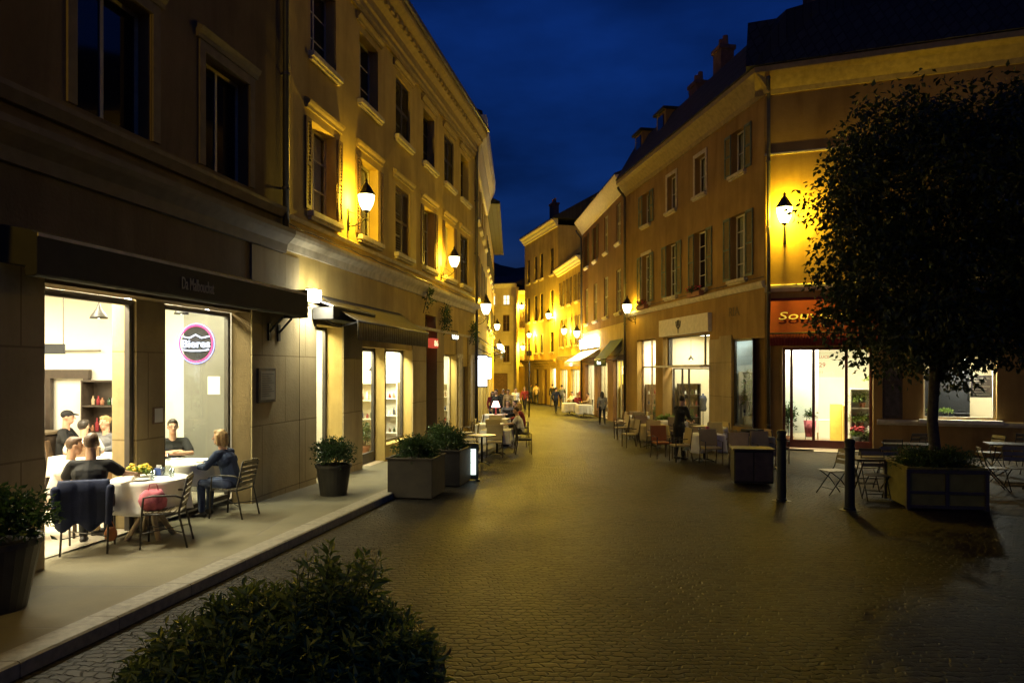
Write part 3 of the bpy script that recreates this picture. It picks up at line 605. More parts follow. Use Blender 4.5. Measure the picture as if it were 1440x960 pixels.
def panel_light(root, u, y, z, w, d, power, col=(1, .87, .54), M4=None, mat='panel_glow', name='ceiling_light'):
    """a lit ceiling panel with its lamp"""
    o = MB().box(u-w/2, u+w/2, y-d/2, y+d/2, z-.05, z-.01).build(name, mat, root, M4=M4)
    p = Vector((u, y, z-.07)); p = M4 @ p if M4 else p
    rz = M4.to_euler().z if M4 else 0
    light('AREA', p, power*1.7, col, root, w, (0, 0, rz), d, name='ceiling_lamp'); return o
def cornice(root, prof, u0, u1, mat='cornice', dentil=None, M4=None, name='cornice'):
    m = MB().prism_u(prof, u0, u1)
    if dentil:
        y0, y1, z0, z1, st = dentil; n = int((u1-u0)/st)
        for i in range(n): u = u0+st*(i+.5); m.box(u-st*.28, u+st*.28, y0, y1, z0, z1)
    return m.build(name, mat, root, M4=M4)
def gable(mb, u0, u1, y0, y1, ze, zr, oh=.35, th=.14, ends=True):
    ym = (y0+y1)/2
    prof = [(y0-oh, ze-.02), (ym, zr), (y1+.05, ze-.02), (y1+.05, ze-.02-th), (y0-oh, ze-.02-th)]
    mb.prism_u(prof, u0, u1)
def shell(root, mat, u0, u1, y0, y1, z0, z1, M4=None, name='side_wall', top=True):
    """the other three walls and the top slab"""
    m = MB(); m.quad((u0, y0, z0), (u0, y0, z1), (u0, y1, z1), (u0, y1, z0)); m.quad((u1, y0, z0), (u1, y1, z0), (u1, y1, z1), (u1, y0, z1)); m.quad((u0, y1, z0), (u0, y1, z1), (u1, y1, z1), (u1, y1, z0))
    if top: m.quad((u0, y0, z1), (u1, y0, z1), (u1, y1, z1), (u0, y1, z1))
    return m.build(name, mat, root, M4=M4)
def downpipe(label, F, u, z0, z1, off=.09, r=.055, mat='zinc', neck=True):
    p = F.w(u, 0, 0); t = thing('downpipe', label, 'drainpipe', p, F.rz)
    m = MB(); pts = [(0, -off, z0), (0, -off, z1-.7)]
    if neck: pts += [(0, -off-.02, z1-.5), (0, -.42, z1-.12), (0, -.46, z1)]
    else: pts += [(0, -off, z1)]
    m.tube(pts, r, 10); m.build('pipe', mat, t, True)
    z = z0+.8
    while z < z1-1: MB().lathe([(r+.014, z), (r+.014, z+.05)], (0, -off, 0), 10).box(-.015, .015, -off+r, 0, z+.01, z+.04).build('clamp', mat, t); z += 2.1
    return t
def hood_profile(z1, h, p): return [(0, z1-h), (-p*.25, z1-h), (-p*.3, z1-h*.75), (-p*.55, z1-h*.6), (-p*.6, z1-h*.4), (-p*.95, z1-h*.22), (-p, z1-h*.16), (-p, z1), (0, z1)]

# facades (plan positions measured from the photograph's perspective)
def lx(y): return -6.60+.172*y
FL = Frame((lx(2.0), 2.0), (lx(29.7), 29.7))                      # left side, near house and yellow house share one line
uS = FL.u(398)                                                    # where the two left houses meet
FA = Frame((-1.49, 29.72), (-1.40, 40.0)); FB = Frame((-1.40, 40.02), (-1.42, 58.0))
F1 = Frame((5.78, 37.6), (8.1, 23.7))                             # corner house, street side
FS = Frame((8.1, 23.7), (8.1+15*.932, 23.7-15*.361))              # corner house, plaza side
F2 = Frame((4.78, 50.2), (5.77, 37.65)); F3 = Frame((3.65, 58.4), (4.77, 50.25)); F4 = Frame((1.17, 67.9), (3.64, 58.45))
FC = Frame((-2.9, 75.5), (.45, 74.3)); FD = Frame((.46, 75.2), (1.9, 74.6))
G0 = .12                                                          # pavement height
# ---------------- near left house with the restaurant
U = lambda px, y=0: FL.u(px, y); Z = lambda px, py, y=0: FL.z(px, py, y)
L1 = thing('brown_house', 'dim brown plastered house above the bright restaurant at the left edge', 'house', FL.w(0), FL.rz)
ra, rb = U(60), U(352); zt = 3.16; fl = FL.g(ra)+G0+.004
REC = .34
up1 = [(U(106), U(213), 5.28, 7.0), (U(287), U(350), 5.28, 7.0), (.6, 2.0, 5.28, 7.0), (3.2, 4.6, 5.28, 7.0)]
up2 = [(a, b, 8.75, 10.35) for a, b, *_ in up1]
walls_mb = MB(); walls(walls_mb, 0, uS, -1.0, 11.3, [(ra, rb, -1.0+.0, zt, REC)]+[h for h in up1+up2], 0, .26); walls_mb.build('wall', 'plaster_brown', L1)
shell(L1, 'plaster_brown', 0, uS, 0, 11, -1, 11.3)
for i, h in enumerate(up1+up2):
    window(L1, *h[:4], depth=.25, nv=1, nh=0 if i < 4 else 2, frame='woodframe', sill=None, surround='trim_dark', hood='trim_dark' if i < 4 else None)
cornice(L1, [(0, 4.98), (-.08, 4.98), (-.14, 5.1), (-.14, 5.16), (-.002, 5.2)], 0, uS-.01, 'trim_dark', name='sill_course')
cornice(L1, [(0, 4.35), (-.07, 4.35), (-.1, 4.5), (-.22, 4.62), (-.26, 4.68), (-.26, 4.76), (-.002, 4.8)], 0, uS-.01, 'trim_dark', name='string_course')
cornice(L1, hood_profile(11.8, .8, .6), 0, uS-.01, 'cornice', (-.42, -.3, 11.42, 11.55, .34))
g = MB(); gable(g, 0, uS-.01, 0, 11, 11.85, 14.4, .66); g.build('roof', 'roof', L1)
# restaurant room
pa, pb = U(190, REC), U(230, REC)
MB().box(pa, pb, REC-.02, REC+.36, fl-.3, zt).build('pillar', 'plaster_stone', L1, bevel=.01)
room(L1, ra-1.6, 11.8, REC+.004, 8.6, fl, 3.75, 'room_white', 'tile_floor')
ux = U(333, .56)
MB().box(ux, ux+.14, REC+.12, 1.6, fl+.003, 3.74).build('partition', 'room_grey', L1, bevel=.006)
glf = MB().box(ra+.0, pa, REC+.02, REC+.1, zt-.09, zt-.002).box(pa-.09, pa-.003, REC+.02, REC+.1, fl, zt-.09).box(ra+.003, ra+.07, REC+.02, REC+.1, fl, zt-.09).build('folding_window_frame', 'woodframe_dark', L1, bevel=.005)
glazing(L1, pb, rb-.004, fl+.02, zt, REC+.06, 'woodframe_dark', t=.075)
# bulkhead that closes the gap between the opening and the taller room
MB().quad((ra-1.6, REC+.006, zt), (11.8, REC+.006, zt), (11.8, REC+.006, 3.75), (ra-1.6, REC+.006, 3.75)).quad((rb, REC+.006, fl), (11.8, REC+.006, fl), (11.8, REC+.006, zt), (rb, REC+.006, zt)).quad((ra-1.6, REC+.006, fl), (ra, REC+.006, fl), (ra, REC+.006, zt), (ra-1.6, REC+.006, zt)).build('bulkhead', 'room_cream', L1)
for k in range(4): panel_light(L1, ra+.3+1.15*k, 1.15, 3.74, .8, .4, 85, (1, .9, .62))
for k in range(3): panel_light(L1, ra+.2+1.6*k, 5.6, 3.74, 1.1, .5, 75, (1, .87, .58))
# pier joints: ashlar front round the shop openings
MB().box(rb+.004, uS+.6, -.03, -.003, -.9, 4.33).build('ashlar_front', 'plaster_stone', L1)
MB().box(U(14)-2, ra-.004, -.03, -.003, -.9, zt+.4).build('ashlar_front', 'plaster_stone', L1)
# ---------------- yellow house
O2 = FL.w(uS); F2L = Frame((O2.x, O2.y), (FL.q.x, FL.q.y)); U = lambda px, y=0: F2L.u(px, y); Z = lambda px, py, y=0: F2L.z(px, py, y); W2 = F2L.len
L2 = thing('yellow_house', 'long yellow plastered house with two wall lanterns and stone window sills', 'house', F2L.w(0), F2L.rz)
d1 = (U(443), U(481), -1, 3.12, .45); d2 = (U(508), U(541), -1, 2.74, .35); w3 = (U(543), U(579), .22, 2.74, .35); d4 = (U(598), U(613), -1, 3.9, .5); w5 = (U(623), U(641), .1, 2.72, .3); w6 = (U(650), U(657), -.0, 2.3, .2)
cen = [(y-O2.y)/F2L.d.y for y in (15.5, 18.1, 20.7, 23.25, 25.7, 28.0)]
f1 = [(c-.68, c+.62, 5.36, 7.22) for c in cen]; f2 = [(c-.66, c+.6, 8.55, 10.2) for c in cen]
wm = MB(); walls(wm, 0, W2, -1, 11.3, [d1, d2, w3, d4, w5, w6]+f1+f2, 0, .3); wm.build('wall', 'plaster_yellow', L2)
shell(L2, 'plaster_yellow', 0, W2, 0, 11, -1, 11.3)
sh = [('open', 'shutter_brown'), ('open', 'shutter_brown'), ('closed', 'shutter_brown'), ('open', 'shutter_brown'), ('open', 'shutter_brown'), ('closed', 'shutter_dark')]
for i, h in enumerate(f1): window(L2, *h, depth=.28, frame='woodframe', nv=1, nh=2, sill='trim', surround=None, hood='cornice', shutters=sh[i][0], shut_mat=sh[i][1], shut_w=.24 if sh[i][0] == 'open' else None, curtain=i in (0, 1, 3, 4))
for i, h in enumerate(f2): window(L2, *h, depth=.28, frame='woodframe' if i < 2 else 'woodframe_dark', nv=1, nh=2, sill='trim', hood='cornice' if i > 0 else None, shutters='closed' if i in (2, 4) else None, shut_mat='shutter_dark')
cornice(L2, [(0, 4.42), (-.07, 4.42), (-.1, 4.55), (-.2, 4.64), (-.22, 4.7), (-.22, 4.77), (-.002, 4.82)], 0, W2, 'trim', name='string_course')
cornice(L2, [(0, 5.03), (-.05, 5.03), (-.08, 5.1), (-.002, 5.14)], 0, W2, 'trim', name='sill_course')
cornice(L2, [(0, 10.62), (-.06, 10.62), (-.06, 10.7), (-.1, 10.74), (-.1, 10.86), (-.15, 10.9), (-.15, 11.0), (-.002, 11.02)], 0, W2, 'cornice', name='architrave')
cornice(L2, hood_profile(11.66, .72, .52), -.0, W2, 'cornice', (-.36, -.24, 11.24, 11.36, .36))
MB().prism_u([(-.52, 11.68), (-.60, 11.69), (-.62, 11.78), (-.52, 11.79)], 0, W2).build('gutter', 'zinc', L2)
g = MB(); gable(g, .01, W2, 0, 11, 11.83, 14.4, .5); g.build('roof', 'roof', L2)
fl2 = F2L.g(d1[0])+G0
# ashlar shopfront zone of the yellow house, between the openings
for i_, (a, b) in enumerate(((.6+.004, d1[0]), (d1[1], d2[0]), (w3[1], d4[0]), (d4[1], w5[0]), (w5[1], w6[0]), (w6[1], W2))): MB().box(a+.004, b-.004, -.035, -.003, -1, 3.4).build('ashlar_pier', 'plaster_stone', L2)
MB().box(.0, W2, -.05, -.004, 3.41, 3.5).build('fascia_band', 'trim', L2)
# shop rooms
room(L2, d1[0]-.1, d1[1]+.35, .005, 4.5, fl2-.02, 3.3, 'room_white', 'tile_floor'); glazing(L2, d1[0], d1[1], fl2+.0, 3.12, .4, 'woodframe_dark', t=.07)
MB().box(d1[0]+.75, d1[1]+.3, 1.0, 1.12, fl2, 2.95).build('partition', 'room_cream', L2)
panel_light(L2, d1[0]+.6, .75, 3.28, .8, .4, 75); panel_light(L2, d1[0]+.5, 2.6, 3.28, .8, .8, 70)
room(L2, d2[0]-.15, w3[1]+.3, .005, 5, fl2-.05, 3.1, 'room_white', 'room_floor')
glazing(L2, d2[0], d2[1], fl2-.04, 2.74, .3, 'woodframe_dark', t=.09, kick=.25, name='shop_door'); glazing(L2, w3[0], w3[1], .22, 2.74, .3, 'woodframe_dark', t=.07)
for k in range(4): panel_light(L2, d2[0]+.5+1.05*k, .62, 3.08, .7, .35, 75, (1, .9, .62))
room(L2, w5[0]-.4, w5[1]+.6, .005, 3.5, fl2-.2, 3.0, 'room_white', 'room_floor'); glazing(L2, w5[0], w5[1], .1, 2.72, .25, 'woodframe', t=.07); panel_light(L2, w5[0]+.8, .6, 2.98, .9, .4, 75)
MB().box(d4[0], d4[1], .42, .5, -1, 2.35).box(d4[0], d4[0]+.09, .3, .42, -1, 3.9).box(d4[1]-.09, d4[1], .3, .42, -1, 3.9).build('door', 'wood_dark', L2, bevel=.008)
MB().box(d4[0]+.092, d4[1]-.092, .4, .44, 2.36, 3.88).build('transom_panel', 'trim_dark', L2)
MB().quad((d4[0], .5, -1), (d4[1], .5, -1), (d4[1], .5, 3.9), (d4[0], .5, 3.9)).build('door_lining', 'wood_dark', L2)
MB().box(w6[0], w6[1], .1, .16, 0, 2.3).build('side_door', 'wood_dark', L2)
for a in (U(660), U(644)): MB().box(a-.2, a+.2, -.1, -.036, -1, 2.6).box(a-.26, a+.26, -.14, -.036, 2.6, 2.75).build('pilaster', 'trim', L2, bevel=.01)
# ---------------- the two houses beyond it
LA = thing('corniced_house', 'narrow yellow house with a heavy curved cornice beyond the long yellow house', 'house', FA.w(0), FA.rz)
fA = [(c-.55, c+.55, z, z+1.9) for z in (5.2, 8.5) for c in (1.6, 4.0, 6.4, 8.8)]; shA = [(.6, 3.6, -1, 2.5, .3), (4.4, 6.6, -1, 2.5, .3), (7.4, 9.6, -1, 2.5, .3)]
m = MB(); walls(m, 0, FA.len, -1.2, 12.3, fA+shA, 0, .25); m.build('wall', 'plaster_gold', LA); shell(LA, 'plaster_gold', 0, FA.len, 0, 9, -1.2, 12.3)
for h in fA: window(LA, *h, depth=.24, nh=2, shutters='open' if h[2] < 6 else None, shut_w=.5, frame='woodframe')
cornice(LA, [(0, 10.5), (-.1, 10.5), (-.16, 10.8), (-.24, 11.1), (-.26, 11.3), (-.42, 11.6), (-.5, 11.9), (-.5, 12.3), (-.44, 12.42), (0, 12.42)], 0, FA.len, 'white_trim')
g = MB(); gable(g, 0, FA.len, 0, 9, 12.6, 14.6, .3); g.build('roof', 'roof', LA)
for h in shA: room(LA, h[0]-.1, h[1]+.1, .004, 3.2, -.62, 2.8, 'room_white', 'room_floor'); glazing(LA, h[0], h[1], -.6, 2.5, .25, 'woodframe_dark', bars=[(h[0]+h[1])/2]); panel_light(LA, (h[0]+h[1])/2, 1.2, 2.78, 1, .6, 60, (1, .84, .5))
LB = thing('eaved_house', 'yellow house with dark overhanging eaves where the street bends left', 'house', FB.w(0), FB.rz)
fB = [(c-.5, c+.5, z, z+1.7) for z in (4.6, 7.9) for c in (1.8, 4.6, 7.4, 10.2, 13, 15.8)]; sB = [(1, 4, -1.2, 2.2, .3), (5.5, 8, -1.2, 2.2, .3), (10, 13, -1.2, 2.2, .3)]
m = MB(); walls(m, 0, FB.len, -1.4, 11.0, fB+sB, 0, .2); m.build('wall', 'plaster_gold', LB); shell(LB, 'plaster_gold', 0, FB.len, 0, 9, -1.4, 11)
for h in fB: window(LB, *h, depth=.18, nh=2, shutters='open', shut_w=.48, shut_mat='shutter_dark')
g = MB(); gable(g, 0, FB.len, 0, 9, 11.3, 13.6, .75); g.build('roof', 'roof_dark', LB)
for h in sB: room(LB, h[0]-.1, h[1]+.1, .004, 3, -.78, 2.5, 'room_cream', 'room_floor'); glazing(LB, h[0], h[1], -.72, 2.2, .2, 'woodframe_dark'); panel_light(LB, (h[0]+h[1])/2, 1.2, 2.48, 1, .6, 55)
# ---------------- corner house on the right
U = F1.u; Z = F1.z
R1 = thing('corner_house', 'big ochre corner house with a dark mansard roof, chimneys and a wall lamp', 'house', F1.w(0), F1.rz)
MS = F1.m.inverted() @ FS.m                                        # plaza side expressed in the house's own frame
W1 = F1.len
cs = [W1-(yv-23.7)/abs(F1.d.y) for yv in (25.5, 28.6, 31.5, 34.6)]
g1 = [(c-.55, c+.55, 5.3, 7.55) for c in cs]; g2 = [(c-.48, c+.48, 8.95, 10.45) for c in cs]
s1 = (U(1060), U(1030), .22, 3.25, .14); s1 = (min(s1[:2]), max(s1[:2]), .22, 3.25, .14)
s2 = (U(932), U(998), -1, 3.58, .45); s2 = (min(s2[:2]), max(s2[:2]), -1, 3.58, .45); s3 = (U(896), U(922), -1, 3.6, .35); s3 = (min(s3[:2]), max(s3[:2]), -1, 3.6, .35)
m = MB(); walls(m, 0, W1, -1.2, 11.2, g1+g2+[s1, s2, s3], 0, .28); m.build('wall', 'plaster_ochre', R1)
for i, h in enumerate(g1): window(R1, *h, depth=.25, nv=1, nh=3, frame='white_trim', sill='trim', shutters='open', shut_mat='shutter_green', surround='trim' if i == 3 else None, shut_w=.52, curtain=i in (0, 2, 3))
for i, h in enumerate(g2): window(R1, *h, depth=.25, nv=1, nh=1, frame='white_trim', sill='trim', shutters='open' if i in (0, 3) else None, shut_mat='shutter_green', curtain=True, surround='trim' if i in (1, 2) else None)
cornice(R1, [(0, 4.82), (-.06, 4.82), (-.12, 4.95), (-.12, 5.02), (-.002, 5.06)], 0, W1, 'trim', name='string_course')
cornice(R1, [(0, 10.95), (-.05, 10.95), (-.09, 11.1), (-.2, 11.25), (-.34, 11.42), (-.5, 11.55), (-.5, 11.72), (0, 11.74)], 0, W1+.3, 'cornice')
# plaza side
US = FS.u; WS = FS.len
fd = (US(1100), US(1228), -.4, 2.9, .35); fw = (US(1298), US(1402), .72, 2.62, .3); md = (US(1241), US(1270), .70, 2.5, .12)
h1 = [(9.6, 11.0, -.3, 2.6, .3)]
hb = [(US(1372)+.2+3.0*k, US(1372)+1.3+3.0*k, 5.6, 7.6, .28) for k in range(3)]
m = MB(); walls(m, 0, WS, -1.2, 11.2, [fd, fw, md]+h1+hb, 0, .3); m.build('wall', 'plaster_ochre', R1, M4=MS)
for h in hb: window(R1, *h[:4], depth=.25, nv=1, nh=2, shutters='open', shut_mat='shutter_green', M4=MS)
cornice(R1, [(0, 4.66), (-.06, 4.66), (-.1, 4.78), (-.1, 4.86), (-.002, 4.9)], 0, WS, 'trim', M4=MS, name='string_course')
cornice(R1, [(0, 10.95), (-.05, 10.95), (-.09, 11.1), (-.2, 11.25), (-.34, 11.42), (-.5, 11.55), (-.5, 11.72), (0, 11.74)], -.3, WS, 'cornice', M4=MS)
cornice(R1, [(0, 9.02), (-.035, 9.02), (-.035, 9.07), (-.002, 9.1)], 0, WS, 'trim', M4=MS, name='band')
cornice(R1, [(0, .52), (-.06, .52), (-.1, .6), (-.1, .66), (-.002, .68)], fd[1]+.1, WS, 'trim', M4=MS, name='plinth_course')
# far walls and roofs of the two wings
far, cor, end = F1.p, F1.q, FS.q; b1 = far+F1.n*10; b2 = end+FS.n*10
inv = F1.m.inverted(); loc = lambda v, z: tuple(inv @ Vector((v.x, v.y, z)))
m = MB()
for a, b in ((far, b1), (b1, b2), (b2, end)): m.quad(loc(a, -1.2), loc(b, -1.2), loc(b, 11.2), loc(a, 11.2))
m.add([loc(v, 11.2) for v in (far, cor, end, b2, b1)], [(0, 1, 2, 3, 4)]); m.build('side_wall', 'plaster_ochre', R1)
g = MB(); g.prism_u([(-.55, 11.75), (.55, 13.6), (4.5, 15.0), (9, 14.8), (9.5, 11.75)], -.02, W1+.35); g.build('roof', 'roof_dark', R1)
g = MB(); g.prism_u([(-.55, 11.76), (.55, 13.62), (4.5, 15.1), (9, 14.9), (9.5, 11.76)], -.55, WS); g.build('roof', 'roof_dark', R1, M4=MS)
def dormer(root, u, M4=None, w=1.3):
    d = MB(); d.box(u-w/2, u+w/2, .25, 2.2, 12.4, 13.75); r = d.build('dormer', 'plaster_ochre', root, M4=M4)
    MB().prism_z([(u-w/2-.12, .1), (u+w/2+.12, .1), (u+w/2+.12, 2.4), (u-w/2-.12, 2.4)], 13.75, 13.86).build('dormer_roof', 'roof_dark', r, M4=M4)
    MB().box(u-w/2+.22, u+w/2-.22, 0.21, .248, 12.6, 13.6).build('dormer_window', 'dark_glass', r, M4=M4)
for u in (1.3, 4.3): dormer(R1, u, None, 1.1)
def chimney(root, u, y, z0, z1, M4=None, w=.8, d=.55):
    c = MB().box(u-w/2, u+w/2, y-d/2, y+d/2, z0, z1).box(u-w/2-.06, u+w/2+.06, y-d/2-.06, y+d/2+.06, z1-.16, z1).build('chimney', 'brick', root, M4=M4)
    p = MB()
    for k in (-1, 1): p.lathe([(.12, z1), (.10, z1+.42)], (u+k*w*.25, y, 0), 10)
    p.build('chimney_pot', 'pot_terra', c, M4=M4)
chimney(R1, 8.6, 1.2, 13.2, 14.9, w=.7); chimney(R1, F1.u(938)+.1, 1.4, 12.6, 14.6); chimney(R1, W1-1.2, 2.6, 13, 15.9, w=.95); chimney(R1, .6, 3.4, 13, 15.4)
# rooms on the street side
zf = F1.g(W1)+.05
room(R1, s1[0]-.6, s1[1]+.2, .005, 2.2, .1, 3.4, 'room_blue', 'room_floor'); glazing(R1, s1[0], s1[1], .22, 3.25, .09, 'woodframe_dark', t=.08); panel_light(R1, (s1[0]+s1[1])/2, .9, 3.38, 1.2, .5, 40, (.92, .98, 1.0))
room(R1, s2[0]-.1, s2[1]+.1, .005, 4, zf-.1, 3.7, 'room_cream', 'room_floor')
glazing(R1, s2[0], s2[1], 2.32, 3.58, .3, 'woodframe_dark', bars=[s2[0]+.28, s2[1]-1.05], name='transom_window')
glazing(R1, s2[0], s2[1], zf-.06, 2.26, .5, 'wood_dark', bars=[s2[0]+1.0, s2[0]+1.7, s2[1]-.8], kick=.35, name='shop_door')
panel_light(R1, s2[0]+1.4, 1.3, 3.68, 1.2, .6, 95, (1, .9, .66)); panel_light(R1, s2[0]+2.6, 2.5, 3.68, .8, .5, 40)
room(R1, s3[0]-.15, s3[1]+.15, .005, 3, zf-.2, 3.7, 'room_white', 'room_floor'); glazing(R1, s3[0], s3[1], zf-.18, 3.6, .3, 'wood', bars=[(s3[0]+s3[1])/2], rails=[2.3]); panel_light(R1, (s3[0]+s3[1])/2, 1.0, 3.68, 1.2, .7, 120, (1, .85, .5))
MB().box(s1[0]-.95, s1[0]-.004, -.05, -.003, -1, 3.4).build('stone_pier', 'plaster_stone', R1, bevel=.006)
MB().box(s2[1]+.004, s1[0]-.96, -.03, -.003, -1, 3.3).build('stone_pier', 'plaster_stone', R1, bevel=.006)
MB().box(s2[0]-.06, s2[1]+.2, -.16, -.003, 3.62, 4.32).build('sign_fascia', 'white_trim', R1, bevel=.01)
# plaza side rooms
zs = FS.g(0)+.06
room(R1, fd[0]-.9, fd[1]+.2, .005, 4.2, zs, 3.2, 'room_white', 'room_floor', M4=MS)
b1_, b2_, b3_ = US(1113, .3), US(1144, .3), US(1190, .3)
glazing(R1, fd[0], fd[1], zs+.02, 2.9, .3, 'redframe', bars=[b1_, b2_, b3_], t=.09, kick=.26, M4=MS, name='shop_front', open_part=(b2_, b3_))
for k in range(3): panel_light(R1, fd[0]+.5+1.0*k, .7+.9*(k % 2), 3.18, .8, .6, 80, (1, .85, .54), M4=MS)
MB().box(b3_-.05, b3_+.0, .9, 2.4, zs, zs+1.35).box(b3_-.4, b3_-.06, 1.9, 2.3, zs, zs+1.35).build('yellow_counter', 'room_yellow', R1, M4=MS)
room(R1, fw[0]-.3, fw[1]+.3, .005, 1.8, .5, 2.75, 'room_cream', 'wood_pale', M4=MS)
glazing(R1, fw[0], fw[1], .72, 2.62, .2, 'white_trim', t=.07, M4=MS, name='display_window')
MB().box(fw[0]+.05, fw[0]+1.35, .75, .8, .75, 2.2).build('display_screen', 'cloth_black', R1, M4=MS)
MB().box(fw[0]-.12, fw[1]+.12, -.2, -.003, .60, .715).build('sill', 'white_trim', R1, M4=MS, bevel=.01)
panel_light(R1, fw[1]-.62, .65, 2.73, .5, .3, 34, (1, .95, .8), M4=MS)
MB().box(md[0]+.01, md[1]-.01, .04, .1, .71, 2.49).build('notice_case', 'wood_dark', R1, M4=MS); MB().box(md[0]+.09, md[1]-.09, .034, .039, .8, 1.75).box(md[0]+.09, md[1]-.09, .034, .039, 1.85, 2.4).build('notice_poster', 'poster', R1, M4=MS)
window(R1, *h1[0][:4], depth=.25, nv=0, nh=1, sill=None, M4=MS, frame='wood_dark')
# ---------------- red-brown house
U = F2.u
R2 = thing('red_house', 'dark red-brown house with a pale flared cornice and pale shutters', 'house', F2.w(0), F2.rz); W = F2.len
c2 = [W-(yv-37.65)/abs(F2.d.y) for yv in (39.2, 42.4, 45.6, 48.6)]
k1 = [(c-.52, c+.52, 5.2, 7.5) for c in c2]; k2 = [(c-.48, c+.48, 8.9, 11.0) for c in c2]
q = [(W-2.9, W-.5, -1.2, 2.7, .3), (W-7.2, W-4.4, -1.2, 2.6, .3), (1.0, 4.2, -1.2, 2.5, .3)]
m = MB(); walls(m, 0, W, -1.3, 11.6, k1+k2+q, 0, .25); m.build('wall', 'plaster_red', R2); shell(R2, 'plaster_red', 0, W, 0, 10, -1.3, 11.6)
for i, h in enumerate(k1): window(R2, *h, depth=.2, shutters='closed', shut_mat='shutter_pale', sill='trim')
for i, h in enumerate(k2): window(R2, *h, depth=.2, nv=1, nh=3, frame='white_trim', pane='dark_glass', sill='white_trim', shutters='closed' if i < 2 else 'open', shut_mat='shutter_pale' if i < 2 else 'shutter_dark')
cornice(R2, [(0, 11.3), (-.05, 11.3), (-.12, 11.45), (-.52, 12.0), (-.56, 12.1), (0, 12.12)], 0, W, 'white_trim')
g = MB(); gable(g, 0, W, 0, 10, 12.2, 14.4, .55, .06); g.build('roof', 'roof', R2)
chimney(R2, W-2, 3.2, 13, 15.1); chimney(R2, 3, 4, 13, 15.2)
for i, h in enumerate(q): room(R2, h[0]-.1, h[1]+.1, .004, 3, -.62, 2.9, ('room_yellow', 'room_cream', 'room_white')[i], 'room_floor'); glazing(R2, h[0], h[1], -.58, h[3], .25, 'woodframe', bars=[h[0]+.9]); panel_light(R2, (h[0]+h[1])/2, 1.2, 2.88, 1, .6, 70, (1, .85, .5))
MB().box(.1, W-.1, -.06, -.003, 2.95, 4.6).build('shop_fascia', 'plaster_gold', R2, bevel=.01)
# ---------------- low yellow house and tall golden house
R3 = thing('low_yellow_house', 'lower yellow house between the red-brown house and the tall golden one', 'house', F3.w(0), F3.rz); W = F3.len
k = [(c-.5, c+.5, z, z+h) for z, h in ((3.9, 2.1), (7.0, 1.9)) for c in (1.5, 4.1, 6.7)]; q = [(.8, 3.4, -1.3, 2.2, .3), (4.6, 7.4, -1.3, 2.2, .3)]
m = MB(); walls(m, 0, W, -1.4, 9.7, k+q, 0, .2); m.build('wall', 'plaster_gold', R3); shell(R3, 'plaster_gold', 0, W, 0, 9, -1.4, 9.7)
for h in k: window(R3, *h, depth=.18, shutters='open', shut_w=.48, shut_mat='shutter_brown', nh=2)
cornice(R3, hood_profile(9.95, .5, .45), 0, W, 'white_trim'); g = MB(); gable(g, 0, W, 0, 9, 10.05, 12, .45, .05); g.build('roof', 'roof', R3)
cornice(R3, hood_profile(3.2, .3, .2), 0, W, 'trim', name='string_course')
for h in q: room(R3, h[0]-.1, h[1]+.1, .004, 3, -.74, 2.5, 'room_white', 'room_floor'); glazing(R3, h[0], h[1], -.72, 2.2, .2, 'woodframe', bars=[h[0]+1]); panel_light(R3, (h[0]+h[1])/2, 1.1, 2.48, 1, .6, 80, (1, .8, .4))
R4 = thing('tall_golden_house', 'tall golden house with dark shutters closing the right side of the bend', 'house', F4.w(0), F4.rz); W = F4.len
k = [(c-.42, c+.42, z, z+h) for z, h in ((3.6, 1.6), (6.4, 2.2), (9.9, 2.1)) for c in (1.3, 3.6, 5.3, 8.2)]; q = [(1.2, 2.2, -1.4, 2.0, .3), (3.2, 4.4, -1.4, 2.2, .3), (5.6, 6.8, -1.4, 2.2, .3), (7.8, 9.2, -1.4, 2.3, .3)]
m = MB(); walls(m, 0, W, -1.5, 13.6, k+q, 0, .2); m.build('wall', 'plaster_gold', R4); shell(R4, 'plaster_gold', 0, W, 0, 11, -1.5, 13.6)
for h in k: window(R4, *h, depth=.18, shutters='closed', shut_mat='shutter_dark', sill='trim')
cornice(R4, hood_profile(14.1, .6, .5), 0, W, 'white_trim'); g = MB(); gable(g, 0, W+.3, 0, 11, 14.2, 17.6, .5, .08); g.build('roof', 'roof_dark', R4)
cornice(R4, hood_profile(3.0, .5, .45), -.1, W+.05, 'plaster_gold', name='string_course'); chimney(R4, 3.2, 1.8, 14.4, 16.8, w=1.0)
for i, h in enumerate(q):
    if i in (0, 1, 2): MB().box(h[0], h[1], .2, .28, -1.4, h[3]).build('door', 'wood' if i != 1 else 'wood_dark', R4)
    else: room(R4, h[0]-.1, h[1]+.1, .004, 3, -.74, 2.6, 'room_white', 'room_floor'); glazing(R4, h[0], h[1], -.72, h[3], .2, 'woodframe'); panel_light(R4, (h[0]+h[1])/2, 1.1, 2.58, 1, .6, 110, (1, .8, .4))
